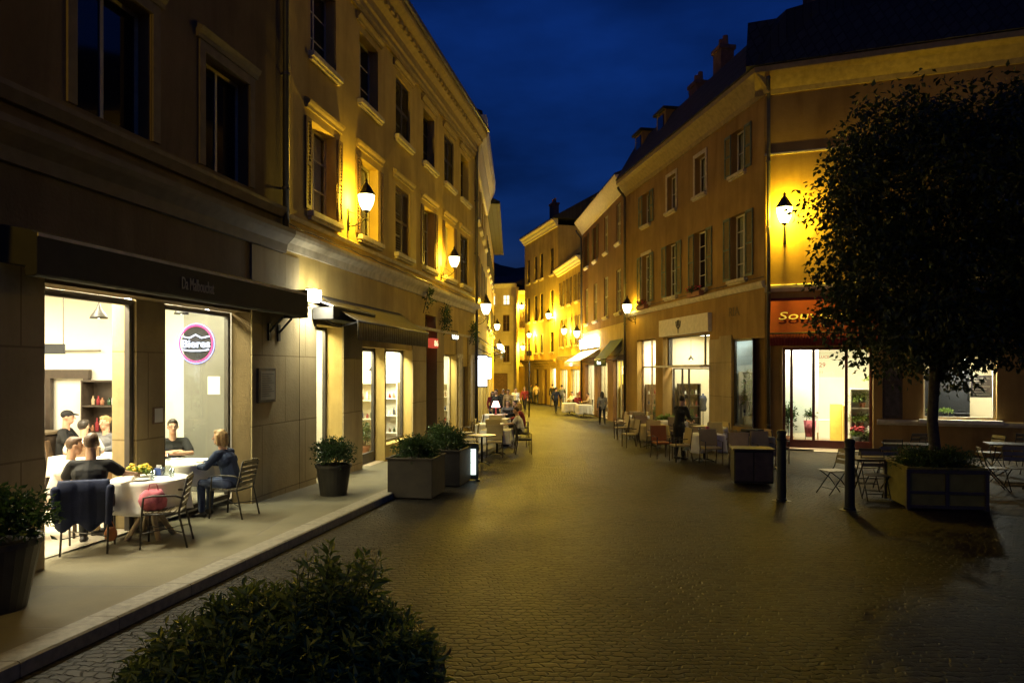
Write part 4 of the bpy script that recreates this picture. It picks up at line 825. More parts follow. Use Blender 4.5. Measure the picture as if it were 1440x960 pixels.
# ---------------- houses closing the view
C1 = thing('pale_end_house', 'pale yellow house straight across the end of the street, two windows lit', 'house', FC.w(0), FC.rz); W = FC.len
k = [(c-.36, c+.36, z, z+h) for z, h in ((2.9, 1.7), (6.0, 1.7), (8.7, 1.0)) for c in (.9, 2.45)]; q = [(.8, 2.6, -1.4, 1.8, .3)]
m = MB(); walls(m, -6, W, -1.5, 10.5, k+q, 0, .2); m.build('wall', 'plaster_pale', C1); shell(C1, 'plaster_pale', -6, W, 0, 9, -1.5, 10.5)
for h in k: window(C1, *h, depth=.15, nh=1, pane='lit_window' if h[2] > 8 else 'dark_glass', frame='woodframe', shutters='closed' if h[2] < 8 else None, shut_mat='shutter_brown')
MB().box(.8, 2.6, .2, .28, -1.4, 1.8).build('door', 'wood', C1)
cornice(C1, hood_profile(10.8, .4, .35), -6, W, 'white_trim'); g = MB(); gable(g, -6, W, 0, 9, 10.9, 12.2, .35, .05); g.build('roof', 'roof_dark', C1)
D1 = thing('set_back_house', 'narrow yellow house with a balcony between the pale end house and golden house', 'house', FD.w(0), FD.rz); W = FD.len
k = [(.25, 1.25, 2.6, 4.8), (.25, 1.25, 6.4, 8.6)]; m = MB(); walls(m, 0, W, -1.5, 9.9, k, 0, .3); m.build('wall', 'plaster_gold', D1); shell(D1, 'plaster_gold', 0, W+1, 0, 9, -1.5, 9.9)
for h in k: window(D1, *h, depth=.25, pane='dark_glass', nh=2, shutters='closed', shut_mat='shutter_brown')
cornice(D1, hood_profile(10.2, .4, .3), 0, W, 'white_trim'); g = MB(); gable(g, 0, W+.8, 0, 9, 10.3, 12.0, .3, .05); g.build('roof', 'roof_dark', D1)
# ------------------------------------------------------------------ ground, hill, sky
def sheet(name, poly_rows, mat, dz=0.0):
    """rows of (y, x0, x1): one sloping sheet"""
    m = MB()
    for y, a, b in poly_rows: m.v += [(a, y, gz(y)+dz), (b, y, gz(y)+dz)]
    for i in range(len(poly_rows)-1): m.f.append((2*i, 2*i+1, 2*i+3, 2*i+2))
    return structure(name, m, mat)
rows = [(y, -160, 160) for y in (-30, -12, 0, 10, 20, 30, 40, 45, 80, 300)]
sheet('street', rows, 'street')
kx = lambda y: lx(y)+2.0
ys = [-6+1.0*k for k in range(36)]
m = MB()
for i, y in enumerate(ys):
    z = gz(y)+G0
    m.v += [(lx(y)-2.2, y, z), (kx(y)-.28, y, z)]
    if i: m.f.append((2*i-2, 2*i-1, 2*i+1, 2*i))
structure('sidewalk', m, 'sidewalk')
kb = MB()
for i in range(32):
    y0, y1 = -5+1.05*i, -5+1.05*i+1.04
    vs = []
    for y in (y0, y1):
        for dx, dz in ((-.275, -.3), (0, -.3), (0, G0-.012), (-.02, G0+.003), (-.275, G0+.003)): vs.append((kx(y)+dx, y, gz(y)+dz))
    kb.add(vs, [(0, 1, 2, 3, 4)[::1], (9, 8, 7, 6, 5), (0, 5, 6, 1), (1, 6, 7, 2), (2, 7, 8, 3), (3, 8, 9, 4), (4, 9, 5, 0)])
structure('kerb', kb, 'kerb')
# lighter setts in front of the corner house's plaza side
m = MB(); A = [FS.w(-.2, -.001), FS.w(15, -.001)]
poly = [FS.w(-.4, 0), FS.w(-1.2, -3.2), Vector((7.9, 12.2, 0)), Vector((24, 7.2, 0)), FS.w(15.5, 0)]
m.v = [(p.x, p.y, gz(p.y)+.006) for p in poly]; m.f = [(0, 1, 2, 3, 4)]; structure('plaza_paving', m, 'pavement')
# far hill behind the roofs
m = MB(); n = 48
prof = [(-70, 18), (-40, 21), (-22, 25), (-12, 24.5), (-6, 25), (-2, 22), (2, 21), (7, 23), (14, 24), (30, 20), (60, 16), (90, 10)]
xs = np.linspace(-80, 90, 60); zz = np.interp(xs, [p[0] for p in prof], [p[1] for p in prof]) + RNG.normal(0, .45, 60)
for x, z in zip(xs, zz): m.v += [(x, 112, -1.2), (x, 122, z*.75+RNG.normal(0, .3)), (x, 140, z), (x, 190, -1.5)]
for i in range(59):
    for k in range(3): m.f.append((4*i+k, 4*i+4+k, 4*i+5+k, 4*i+1+k))
structure('hill', m, 'hill')
# night sky: deep twilight blue with faint cloud
wd = bpy.data.worlds.new('World'); scene.world = wd; wd.use_nodes = True; nt = wd.node_tree
for x in list(nt.nodes): nt.nodes.remove(x)
out = nt.nodes.new('ShaderNodeOutputWorld'); bg = nt.nodes.new('ShaderNodeBackground'); sky = nt.nodes.new('ShaderNodeTexSky'); sky.sky_type = 'NISHITA'; sky.sun_disc = False
sky.sun_elevation = R(SUN_EL); sky.sun_rotation = R(180); sky.altitude = 200; sky.ozone_density = 6.0
tc = nt.nodes.new('ShaderNodeTexCoord'); mp = nt.nodes.new('ShaderNodeMapping'); mp.inputs['Scale'].default_value = (1.3, 1.3, 3.4); nt.links.new(tc.outputs['Generated'], mp.inputs['Vector'])
nz = nt.nodes.new('ShaderNodeTexNoise'); nz.inputs['Scale'].default_value = 1.7; nz.inputs['Detail'].default_value = 6; nt.links.new(mp.outputs['Vector'], nz.inputs['Vector'])
rp = nt.nodes.new('ShaderNodeValToRGB'); e = rp.color_ramp.elements; e[0].position = .44; e[1].position = .66; e[0].color = (1.25, 1.55, 1.7, 1); e[1].color = (.35, .48, .52, 1); nt.links.new(nz.outputs['Fac'], rp.inputs['Fac'])
mx = nt.nodes.new('ShaderNodeMix'); mx.data_type = 'RGBA'; mx.blend_type = 'MULTIPLY'; mx.inputs[0].default_value = 1
nt.links.new(sky.outputs['Color'], mx.inputs[6]); nt.links.new(rp.outputs['Color'], mx.inputs[7]); nt.links.new(mx.outputs[2], bg.inputs['Color']); bg.inputs['Strength'].default_value = SKY_S; nt.links.new(bg.outputs[0], out.inputs['Surface'])
cam = bpy.data.cameras.new('camera'); co = bpy.data.objects.new('camera', cam); COL.objects.link(co); scene.camera = co
co.location = (0, 0, CAMH); co.rotation_euler = (PI/2, 0, 0); cam.sensor_width = 36; cam.lens = 26.0; cam.shift_y = (HY-480)/1440; cam.clip_end = 600; cam.clip_start = .05
vs = scene.view_settings; vs.view_transform = 'Standard'; vs.look = 'None'; vs.gamma = 1; vs.exposure = EXPO; vs.use_curve_mapping = False
scene.cycles.max_bounces = 8; scene.cycles.transparent_max_bounces = 16; scene.cycles.diffuse_bounces = 4; scene.cycles.sample_clamp_indirect = 4.0; scene.cycles.use_denoising = True; scene.cycles.caustics_reflective = False; scene.cycles.caustics_refractive = False
def at(px, py, dz=0.0):
    y = (CAMH-dz)*FOC/(py-535.6)
    if y > 45: y = (CAMH+.72-dz)*FOC/(py-HY)
    return Vector(((px-CX)/FOC*y, y, gz(y)+dz))
def xw(px, y): return (px-CX)/FOC*y
SW = lambda x, y: Vector((x, y, gz(y)+G0))
# ------------------------------------------------------------------ street lanterns
LC = (1, .63, .035)
lantern('nearest wall lantern, big frosted glass under a pointed hood on the yellow house', F2L, (16.75-O2.y)/F2L.d.y, 6.0, .44, 190, LC, .41)
lantern('second wall lantern of the long yellow house, above the dark arched doorway', F2L, (24.6-O2.y)/F2L.d.y, 5.8, .46, 170, LC, .40)
lantern('glaring wall lantern at the start of the house with the curved cornice', FA, 1.0, 4.75, .40, 300, LC, .5)
lantern('wall lantern on the eaved house where the street bends', FB, 5.0, 4.8, .5, 950, LC, .41)
lantern('lower wall lantern far along the eaved house', FB, 13.5, 3.9, .5, 900, LC, .42)
lantern('wall lantern high on the golden house near its right edge', F4, F4.len-.9, 6.5, .5, 1150, LC, .5)
lantern('wall lantern between the shutters of the low yellow house', F3, 4.4, 5.0, .45, 1100, LC, .48)
lantern('wall lantern in front of the red-brown house beside the drainpipe', F1, 1.5, 5.2, .42, 110, LC, .5)
lantern('big wall lantern lighting the plaza corner beside the tree crown', FS, .60, 7.05, .5, 640, (1, .68, .03), .56)
lantern('high lantern over the balcony of the narrow set back house', FD, .75, 8.5, .5, 650, LC, .5)
lantern('low lantern beside the closed shutters of the narrow set back house', FD, .9, 4.4, .5, 1250, LC, .5)
lantern('wall lantern above the golden house shopfront cornice', F4, 3.2, 5.2, .5, 1450, LC, .42)
lantern('lantern on the far corner of the red-brown house over the white awning', F2, .7, 4.6, .5, 170, LC, .5)
lantern('added wall lantern out of view on the brown house, lighting the foreground bush', FL, .3, 5.9, .5, 230, LC, .41)  # unseen lantern, added to brighten the foreground bush
for px, y, z, k in ((715, 57, 3.6, 'globe lamp nearest the bend under the eaved house'), (708, 51, 3.7, 'globe lamp over the shop door of the eaved house')):
    p = FB.w(y-40.02, 0, z); t = thing('globe_lamp', k, 'street lamp', p, FB.rz, 'globe lamps of the eaved house')
    MB().tube([(0, 0, .25), (0, -.5, .3), (0, -.7, .2)], .014).build('arm', 'iron', t); MB().ell((0, -.7, 0), .17).build('globe', 'globe_glow', t, True)
    light('POINT', (0, -.7, 0), 330, LC, t, .1, name='globe_bulb')
for F_, root_, u_, zc, sag in ((F2L, L2, W2, 4.93, .05), (F1, R1, W1, 5.2, .05)):
    n_ = 26; MB().tube([(u_*k/n_, -.05-.01*(k % 2), zc-sag*abs(math.sin(k*1.3))) for k in range(n_+1)], .012, 5).build('cable', 'iron', root_)
# floodlight above the restaurant canopy
p = F2L.w(F2L.u(440, -.25), 0, 3.62); t = thing('floodlight', 'white floodlight above the gap between the black and grey awnings', 'floodlight', p, F2L.rz)
MB().tube([(0, 0, .05), (0, -.18, .05)], .02).obox((0, -.25, .03), (.34, .16, .22)).build('housing', 'iron', t, bevel=.01)
MB().obox((-.01, -.345, .02), (.31, .03, .19)).obox((-.185, -.26, .02), (.025, .13, .18)).obox((0, -.26, -.095), (.3, .13, .02)).build('lens', 'flood_glow', t)
light('AREA', (0, -.37, -.0), 150, (1, .98, .80), t, .3, (R(55), 0, R(-35)), .2, name='flood_beam')
light('POINT', (0, -.36, .22), 16, (1, .97, .78), t, .1, name='flood_spill')
# ------------------------------------------------------------------ drainpipes
downpipe('dark drainpipe between the brown house and the yellow house', FL, FL.u(395), 4.7, 11.9, .1, .06)
downpipe('drainpipe at the far end of the long yellow house', FL, FL.len-.12, -.3, 11.4, .1, .06, neck=False)
downpipe('drainpipe down the outer corner of the ochre corner house', FS, .12, -.4, 11.4, .1, .06)
downpipe('drainpipe between the corner house and the red-brown house', F1, .15, -.55, 11.4, .1, .06)
downpipe('drainpipe at the far end of the red-brown house', F2, .12, -.7, 11.6, .1, .06)
# ------------------------------------------------------------------ awnings and signs, left
def fit(t, w):
    me = t.data; xs = [v.co.x for v in me.vertices]; t.scale = (w/(max(xs)-min(xs)),)*1 + (1, 1); return t
a0, a1 = FL.u(52, -.5), FL.u(432, -.5)
t = thing('restaurant_awning', 'long black rolled awning over the bright restaurant windows', 'awning', FL.w(a0, 0, 0), FL.rz); w = a1-a0
MB().prism_u([(-.004, 3.70), (-.42, 3.62), (-.5, 3.57), (-.5, 3.17), (-.46, 3.15), (-.36, 3.15), (-.36, 3.25), (-.004, 3.3)], 0, w).build('cassette', 'awning_black', t, bevel=.012)
MB().box(0, w, -.515, -.502, 3.55, 3.585).build('front_rail', 'trim', t)
MB().box(w+.002, w+.03, -.5, -.01, 3.14, 3.66).build('end_plate', 'dark_metal', t)
x0 = FL.u(254, -.5)-a0; x1 = FL.u(299, -.5)-a0
fit(text('Da Malbouchat', .235, 'letter_grey', t, (x0, -.516, 3.27), ext=.004), x1-x0)
for u in (w-.55, w-.2): MB().tube([(u, -.04, 2.85), (u, -.3, 3.12)], .02).obox((u, -.035, 2.86), (.08, .05, .3)).build('bracket', 'iron', t)
c0, c1 = d1[0]-.25, d1[1]+.75
t = thing('shop_canopy', 'short dark flat canopy above the first bright shop opening', 'awning', F2L.w(c0), F2L.rz)
MB().box(0, c1-c0, -.5, -.052, 3.2, 3.44).build('canopy_box', 'awning_black', t, bevel=.012); MB().prism_u([(-.51, 3.44), (-.052, 3.6), (-.052, 3.63), (-.51, 3.47)], -.02, c1-c0+.02).build('canopy_lid', 'zinc', t)
def slope_awning(label, F, u0, u1, zw, out, zf, val, mat, group=None, arms=True, y0=-.004, scallop=False, name='shop_awning'):
    t = thing(name, label, 'awning', F.w(u0), F.rz, group); w = u1-u0; n = 12
    top = MB(); pr = []
    for i in range(n+1):
        k = i/n; pr.append((y0-(out+y0)*k, zw-(zw-zf)*k-.04*math.sin(PI*k)))
    prof = pr + [(y, z-.012) for y, z in reversed(pr)]; top.prism_u(prof, 0, w); top.build('canopy', mat, t)
    v = MB(); m = 36
    for i in range(m):
        xa, xb = w*i/m, w*(i+1)/m; da, db = .012*math.sin(i*.9), .012*math.sin((i+1)*.9); ya, yb = -out-.004, -out-.004
        za, zb = zf-val+(.02*math.sin(i*PI/3) if scallop else 0), zf-val+(.02*math.sin((i+1)*PI/3) if scallop else 0)
        v.quad((xa, ya+da, za), (xb, yb+db, zb), (xb, yb, zf), (xa, ya, zf))
    o = v.build('valance', mat, t, True); s_ = o.modifiers.new('thick', 'SOLIDIFY'); s_.thickness = .006
    MB().tube([(0, -out, zf-.02), (w, -out, zf-.02)], .025, 8).build('front_bar', 'zinc', t, True)
    if arms:
        for u in (.12, w-.12): MB().tube([(u, y0, zw-.5), (u, -out*.5, zf-.12), (u, -out+.03, zf-.03)], .016).build('arm', 'iron', t)
    return t
slope_awning('taupe sloping awning over the shop door and window of the yellow house', F2L, F2L.u(503, -.85), F2L.u(602, -.85), 3.72, .85, 3.2, .4, 'awning_grey', y0=-.06)
# arched doorway's red number box, climbing plants, bright letters
p = F2L.w((d4[0]+d4[1])/2, -.03, 3.02); t = thing('number_sign', 'small red lit sign box with amber digits over the dark doorway', 'sign', p, F2L.rz)
MB().box(-.3, .3, -.14, .03, -.15, .15).build('box', 'sign_red', t, bevel=.01); fit(text('86', .26, 'sign_amber', t, (-.2, -.146, -.09)), .42)
p = F2L.w(F2L.u(634), -.03, 3.28); t = thing('letter_sign', 'three glowing white round letters on the wall beyond the doorway', 'sign', p, F2L.rz)
MB().box(0, .95, .0, .024, -.06, .3).build('backing', 'trim_dark', t); fit(text('OOO', .32, 'sign_white', t, (.04, -.012, 0)), .86)
for u, z, n_, lab in ((d4[0]-.35, 4.35, 26, 'small wall plant growing left of the dark arched doorway'), (d4[1]+.45, 3.9, 60, 'wall plant hanging right of the dark arched doorway'), (F2L.u(659), 3.6, 55, 'wall plant beside the drainpipe at the far end of the yellow house')):
    t = thing('climbing_plant', lab, 'plant', F2L.w(u, -.1, z), F2L.rz, 'wall plants of the yellow house')
    shrub_leaves((0, -.1, 0), (.28, .2, .5), n_, 6, .10, -1.0).build('foliage', 'leaf_box', t); MB().tube([(0, .06, -.45), (0, -.05, .0), (.05, -.1, .4)], .012).build('stem', 'bark', t)
# framed menu on the pier
p = FL.w(FL.u(358), -.032, 0); wmn = FL.u(382)-FL.u(358); t = thing('menu_case', 'framed menu case on the stone pier right of the restaurant', 'sign', p, FL.rz)
MB().box(0, wmn, -.05, 0, 1.62, 2.22).build('frame', 'wood_dark', t, bevel=.006); MB().box(.05, wmn-.05, -.056, -.052, 1.67, 2.17).build('menu_sheet', 'letter_grey', t)
tl = MB()
for i in range(11): tl.box(.09, wmn-.09-.06*((i*7) % 4), -.0585, -.0565, 2.11-.038*i, 2.118-.038*i)
tl.build('menu_lines', 'letter_dark', t)
# little notice on the pillar between the windows
p = FL.w(pb-.18, REC-.022, 0); t = thing('notice_frame', 'small framed notice on the pillar between the restaurant windows', 'sign', p, FL.rz); MB().box(-.1, .12, -.02, 0, 1.42, 1.66).build('frame', 'wood', t); MB().box(-.08, .1, -.024, -.0215, 1.44, 1.64).build('sheet', 'paper', t)
# round neon sign on the grey partition
p = FL.w(ux-.03, 1.34, 2.66); t = thing('neon_sign', 'round neon beer sign with a pink ring on the grey partition', 'neon sign', p, FL.rz-PI/2)
MB().tube([(.32*math.cos(a), 0, .32*math.sin(a)) for a in [2*PI*k/40 for k in range(41)]], .012, 8).build('ring', 'neon_pink', t, True)
MB().tube([(.355*math.cos(a), .01, .355*math.sin(a)) for a in [2*PI*k/40 for k in range(41)]], .008, 8).build('outer_ring', 'neon_blue', t, True)
d_ = MB(); d_.lathe([(.30, 0), (.30, .012)], n=36); d_.v = [(x, .026-z*.5, y) for x, y, z in d_.v]; d_.build('dial', 'cloth_black', t)
for k, (zz, mt, s_) in enumerate(((.0, 'neon_white', .19),)): fit(text('Bieres', .20, 'neon_white', t, (-.27, -.02, -.07), ext=.012), .54)
MB().tube([(-.27, -.01, .13), (-.12, -.01, .10), (0, -.01, .16), (.12, -.01, .1), (.27, -.01, .13)], .012, 6).tube([(-.26, -.01, -.11), (-.1, -.01, -.13), (.1, -.01, -.13), (.26, -.01, -.11)], .012, 6).build('scroll', 'neon_white', t, True)
light('POINT', (0, -.12, 0), 3, (.9, .7, 1), t, .15, name='neon_light')
# lit shop lightboxes of the corniced house and its awning
for y0_, z0_, z1_, w_, lab in ((.9, 1.5, 2.75, .36, 'tall cool-white lightbox sign sticking out nearest the drainpipe'), (5.6, 1.75, 2.75, .36, 'cool-white lightbox sign beyond the first one on the left')):
    t = thing('lightbox_sign', lab, 'sign', FA.w(y0_, 0, 0), FA.rz, 'lightbox signs on the left'); MB().box(-.06, .06, -w_-.08, -.08, z0_, z1_).build('light_panel', 'cool_glow', t, bevel=.01)
    MB().box(-.07, .07, -w_-.1, -.0, z1_+.002, z1_+.05).box(-.07, .07, -w_-.1, -.06, z0_-.05, z0_-.002).build('frame', 'iron', t); light('POINT', (-.3, -.35, (z0_+z1_)/2), 26, (.8, .88, 1), t, .3, name='box_light')
slope_awning('dark green awning above the lightbox signs on the left', FA, .5, 4.2, 3.6, 1.1, 2.95, .25, 'awning_green')
slope_awning('pale lit awning further along the left side of the street', FA, 5.2, 9.0, 3.4, .9, 2.9, .2, 'awning_white')
# ------------------------------------------------------------------ right side signs and awnings
slope_awning('dark green awning with white lettering beside the drainpipe', F2, F2.len-3.4, F2.len-.3, 3.85, .95, 2.75, .38, 'awning_green', scallop=True)
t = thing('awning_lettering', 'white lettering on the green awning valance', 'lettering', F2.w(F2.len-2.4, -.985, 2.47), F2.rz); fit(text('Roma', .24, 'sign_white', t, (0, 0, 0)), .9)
slope_awning('white awning flooded with light at the far end of the red-brown house', F2, .4, 6.4, 3.5, 1.3, 2.7, .3, 'awning_white')
t = thing('lightbox_sign', 'long glaring white panel added for the floodlight glare above the white awning', 'sign', F2.w(.4), F2.rz); MB().box(0, 5.6, -.26, -.07, 3.55, 4.15).build('light_panel', 'flood_glow', t, bevel=.01); MB().box(-.04, 5.64, -.24, -.005, 3.5, 3.545).build('frame', 'iron', t)  # glowing panel added to stand in for the floodlights' glare, not a sign
light('AREA', (2.8, -.75, 4.3), 130, (1, .96, .8), t, 5, (R(35), 0, 0), .3, name='panel_flood'); light('POINT', (2.8, -1.5, 2.3), 60, (1, .94, .72), t, .4, name='terrace_light')
t = thing('shop_ledge', 'pale flat canopy ledge under the white transom of the emblem shop', 'canopy', F1.w(s2[0]-.08), F1.rz); MB().box(0, s2[1]-s2[0]+.16, -.42, -.004, 2.27, 2.35).build('slab', 'white_trim', t, bevel=.01)
t = thing('shop_emblem', 'dark goblet emblem on the pale fascia of the shop', 'sign', F1.w((s2[0]+s2[1])/2-.25, -.165, 3.97), F1.rz)
MB().tube([(0, 0, -.28), (0, 0, .0), (0, 0, .26)], .022).tube([(-.24, 0, .2), (-.2, 0, .0), (0, 0, -.12), (.2, 0, .0), (.24, 0, .2)], .022).tube([(-.1, 0, .24), (-.1, 0, .0)], .018).tube([(.1, 0, .24), (.1, 0, 0)], .018).build('emblem', 'letter_dark', t)
t = thing('wall_lettering', 'faded dark letters painted high on the corner house', 'lettering', F1.w(s1[0]-.3, -.004, 4.05), F1.rz); fit(text('RIA', .46, 'letter_faint', t, (0, -.004, 0), ext=.003), .8)
light('AREA', tuple(F1.w((s3[0]+s3[1])/2, -1.1, 4.6)), 0.01, (1, .9, .6), None, .5) if False else None
ta = slope_awning('red awning with cream lettering over the flower shop', FS, US(1084), US(1233), 4.46, .85, 3.32, .40, 'awning_red')
tx = text('Souvenirs', .44, 'letter_cream', ta, (.22, -.60, 3.74), (R(53), 0, 0), ext=.004, shear=.15); fit(tx, 2.3)
for u in (-.06, US(1233)-US(1084)+.06): MB().box(u-.05, u+.05, -.09, -.004, 2.9, 4.5).build('side_post', 'plaster_stone', ta)
p = FS.w(US(1364, .55), .5, 0); t = thing('info_poster', 'dark printed poster inside the lit display window', 'poster', p, FS.rz); MB().box(0, .56, 0, .012, 1.36, 2.02).build('sheet', 'poster', t)
tl = MB()
for i in range(7): tl.box(.06, .5-.08*(i % 3), -.003, -.001, 1.92-.08*i, 1.935-.08*i)
tl.build('print_lines', 'letter_grey', t)
p = FS.w(fw[1]-.68, .4, 2.5); t = thing('window_spotlight', 'bright white spotlight in the top of the display window', 'spotlight', p, FS.rz); MB().lathe([(.13, -.03), (.13, 0)], n=20).build('lens', 'spot_glow', t); MB().lathe([(.15, .003), (.15, .08), (.05, .2)], n=20).build('housing', 'iron', t)
light('AREA', (0, -.02, -.04), 120, (1, .96, .82), t, .22, (R(-12), 0, 0), .22, name='spot_beam')
# letters on the flower shop glass
t = thing('door_lettering', 'small red lettering on the open glass of the flower shop', 'lettering', FS.w(b2_+.14, .5, 0), FS.rz)
MB().box(-.05, .75, .02, .026, 1.95, 2.75).build('glass_plate', 'shop_glass', t)
for s_, z_, h_ in (('LUCE', 2.55, .13), ('29', 2.27, .2), ('11', 2.06, .13)): text(s_, h_, 'letter_red', t, (.02, .01, z_), ext=.003)
# ------------------------------------------------------------------ pots, planters, shrubs
q = SW(-3.27, 13.55); pot('dark round pot with a clipped shrub beside the bright shop opening', q, .24, .31, .56); shrub('clipped dark green shrub in the round pot by the shop opening', q+Vector((0, 0, .50)), (.42, .42, .30), None, 240, 10, .06)
q = SW(-4.78, 6.75); pot('large dark pot cut off by the left edge of the photo', q, .30, .42, .64); shrub('leafy dark shrub in the large pot at the left edge', q+Vector((0, 0, .60)), (.56, .56, .27), None, 260, 10, .075)
rzk = FL.rz-PI/2
for i, (x, y, w_, d_2, lab, lab2) in enumerate(((-1.83, 14.25, .86, .95, 'nearer square planter box at the end of the kerb', 'flowering green shrub filling the nearer square planter box'), (-1.38, 16.0, .8, 1.2, 'farther planter box just behind the first one', 'dense dark shrub in the farther planter box'))):
    q = Vector((x, y, gz(y))); trough(lab, q, rzk, w_, d_2, .74, 'pot_wood', 'planter boxes along the kerb'); shrub(lab2, q+Vector((0, 0, .64)), (w_*.56, d_2*.55, .30), 'shrubs in the kerb planters', 260, 9, .065)
q = Vector((-1.75, 18.4, gz(18.4))); pot('tall dark pot with a bushy plant behind the planter boxes', q, .2, .26, .5); shrub('bushy plant behind the lit menu board', q+Vector((0, 0, .46)), (.40, .40, .42), None, 150, 8, .08)
# foreground bush in its planter
q = Vector((-1.26, 4.05, gz(4))); trough('wide low planter holding the bush in front of the camera', q, rzk, 1.55, 1.1, .55, 'pot_wood')
bush = thing('foreground_bush', 'big leafy bush with pale young tips in front of the camera', 'bush', q+Vector((0, 0, .42)))
def bush_shoots():
    P, D, S, PB, DB, SB = [], [], [], [], [], []; st = MB(); n = 760
    for i in range(n):
        a = random.uniform(0, 2*PI); r = math.sqrt(random.random())
        bx, by = r*.80*math.cos(a), r*.55*math.sin(a)
        hgt = .60*math.sqrt(max(0, 1-(r*.93)**2)) + random.uniform(-.10, .07)
        if abs(bx-.27) < .2 and by > -.2 and random.random() < .5: hgt += random.uniform(.04, .24)
        if bx < -.35: hgt -= .07
        out = Vector((bx*.75, by*.6, .9)).normalized()
        tip = Vector((bx*1.12, by*1.12, max(hgt, .02))); base = tip - out*random.uniform(.22, .34) 
        st.tube([base, base.lerp(tip, .5)+Vector((random.gauss(0, .01), random.gauss(0, .01), .012)), tip], [.0035, .003, .0018], 4)
        k = random.randint(12, 18); big = random.uniform(.75, 1.15); bright = random.random() < .16
        for j in range(k):
            t_ = .12+.88*j/(k-1); p = base.lerp(tip, t_); w = j*2.4; o1 = out.orthogonal().normalized(); o2 = out.cross(o1)
            spread = 1.0-.35*max(0, t_-.7)/.3
            d = (o1*math.cos(w)+o2*math.sin(w))*spread + out*(.15+.45*t_) + Vector((random.gauss(0, .12), random.gauss(0, .12), random.gauss(0, .12)))
            (PB if bright and t_ > .6 else P).append(p); (DB if bright and t_ > .6 else D).append(d); (SB if bright and t_ > .6 else S).append(random.uniform(.065, .105)*big*(1-.25*(t_ > .9)))
    return P, D, S, PB, DB, SB, st
P, D, S, PB, DB, SB, st = bush_shoots()
leaves_mb(P, D, S, .36, .07, .12).build('foliage', 'leaf_bush', bush); leaves_mb(PB, DB, SB, .36, .07, .12).build('bright_foliage', 'leaf_bright', bush)
m = MB(); 
for k in range(9): a = k*2*PI/9; m.tube([(.08*math.cos(a), .06*math.sin(a), -.02), (.3*math.cos(a), .2*math.sin(a), .2), (.5*math.cos(a), .35*math.sin(a), .38)], [.014, .01, .006], 5)
m.v += [tuple(v) for v in []]; o_ = len(m.v); m.f += [tuple(i+o_ for i in f) for f in st.f]; m.v += st.v; m.build('stem', 'stem', bush)
# ------------------------------------------------------------------ tree in its planter
tp = Vector((7.5, 13.15, gz(13.15))); trough('panelled planter box at the foot of the tree', tp, FS.rz+R(12), 1.22, 1.1, .70, 'pot_grey', None, 'planter', True)
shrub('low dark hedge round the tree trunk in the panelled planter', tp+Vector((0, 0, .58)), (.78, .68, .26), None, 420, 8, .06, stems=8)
tree = thing('tree', 'broad leafy plaza tree with a dark crown beside the flower shop', 'tree', tp+Vector((0, 0, .5)))
tr = MB(); tr.tube([(0, 0, 0), (.02, 0, .5), (-.02, .01, 1.0), (.0, 0, 1.5), (.03, 0, 1.95)], [.12, .095, .085, .085, .10], 12); tr.build('trunk', 'bark', tree, True)
CC = Vector((.93, .0, 4.32)); CR = Vector((2.95, 2.5, 2.6))
limbs = []
for k in range(9):
    a = 2*PI*k/9+random.uniform(-.25, .25); e_ = random.uniform(.25, 1.0); end_ = Vector((CC.x+CR.x*.72*math.cos(a)*math.cos(e_), CR.y*.72*math.sin(a)*math.cos(e_), CC.z+CR.z*.7*math.sin(e_)-.8))
    b0 = Vector((.02, 0, 1.75+random.uniform(-.1, .2))); mid = b0.lerp(end_, .45)+Vector((random.gauss(0, .12), random.gauss(0, .12), .25))
    l = MB(); l.tube([b0, b0.lerp(mid, .5)+Vector((0, 0, .06)), mid, mid.lerp(end_, .5)+Vector((random.gauss(0, .1), random.gauss(0, .1), .05)), end_], [.07, .055, .042, .028, .012], 7); l.build('limb', 'bark', tree, True); limbs.append((mid, end_))
P, D, S = [], [], []
for k in range(860):
    d = Vector(RNG.normal(size=3)).normalized(); rr = random.uniform(.45, 1.0)**.6
    lump = 1+.13*math.sin(3.1*d.x+5*d.z+1)+.10*math.sin(6*d.y+4*d.x)+.07*math.sin(9*d.z)
    c = Vector((CC.x+CR.x*d.x*rr*lump, CC.y+CR.y*d.y*rr*lump, CC.z+CR.z*d.z*rr*lump))
    if c.z < 1.95 and (c-Vector((.2, 0, c.z))).length < 1.3 and random.random() < .8: continue
    if c.z < 2.5 and abs(c.x-.1) > .8 and random.random() < .9: continue
    nn = 72; sp = random.uniform(.2, .34)
    off = rdir(nn)*(RNG.random((nn, 1))**.45)*sp*1.75; off[:, 2] *= .75; P.append(np.array(c)+off); dd = rdir(nn)*.8 + off/(sp*2) + np.array([0, 0, -.35]); D.append(dd); S.append(RNG.uniform(.085, .15, nn))
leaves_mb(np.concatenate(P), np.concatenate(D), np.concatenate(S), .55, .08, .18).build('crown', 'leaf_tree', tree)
# ------------------------------------------------------------------ bollards
for px, py, h_, lab in ((1099, 705, 1.30, 'left dark bollard, standing beside the black terrace box'), (1195, 718, 1.22, 'right dark bollard, in front of the folding chairs')):
    t = thing('bollard', lab, 'bollard', at(px, py-1), 0, 'bollards before the plaza')
    MB().lathe([(.10, 0), (.10, .04), (.082, .06), (.08, h_-.2), (.092, h_-.19), (.092, h_-.15), (.078, h_-.14), (.078, h_-.08), (.088, h_-.07), (.088, h_-.03), (.06, h_)], n=18).build('post', 'iron', t, True).data.shade_flat()
    MB().lathe([(.17, -.01), (.17, .008), (.10, .015)], n=18).build('foot_plate', 'iron', t)
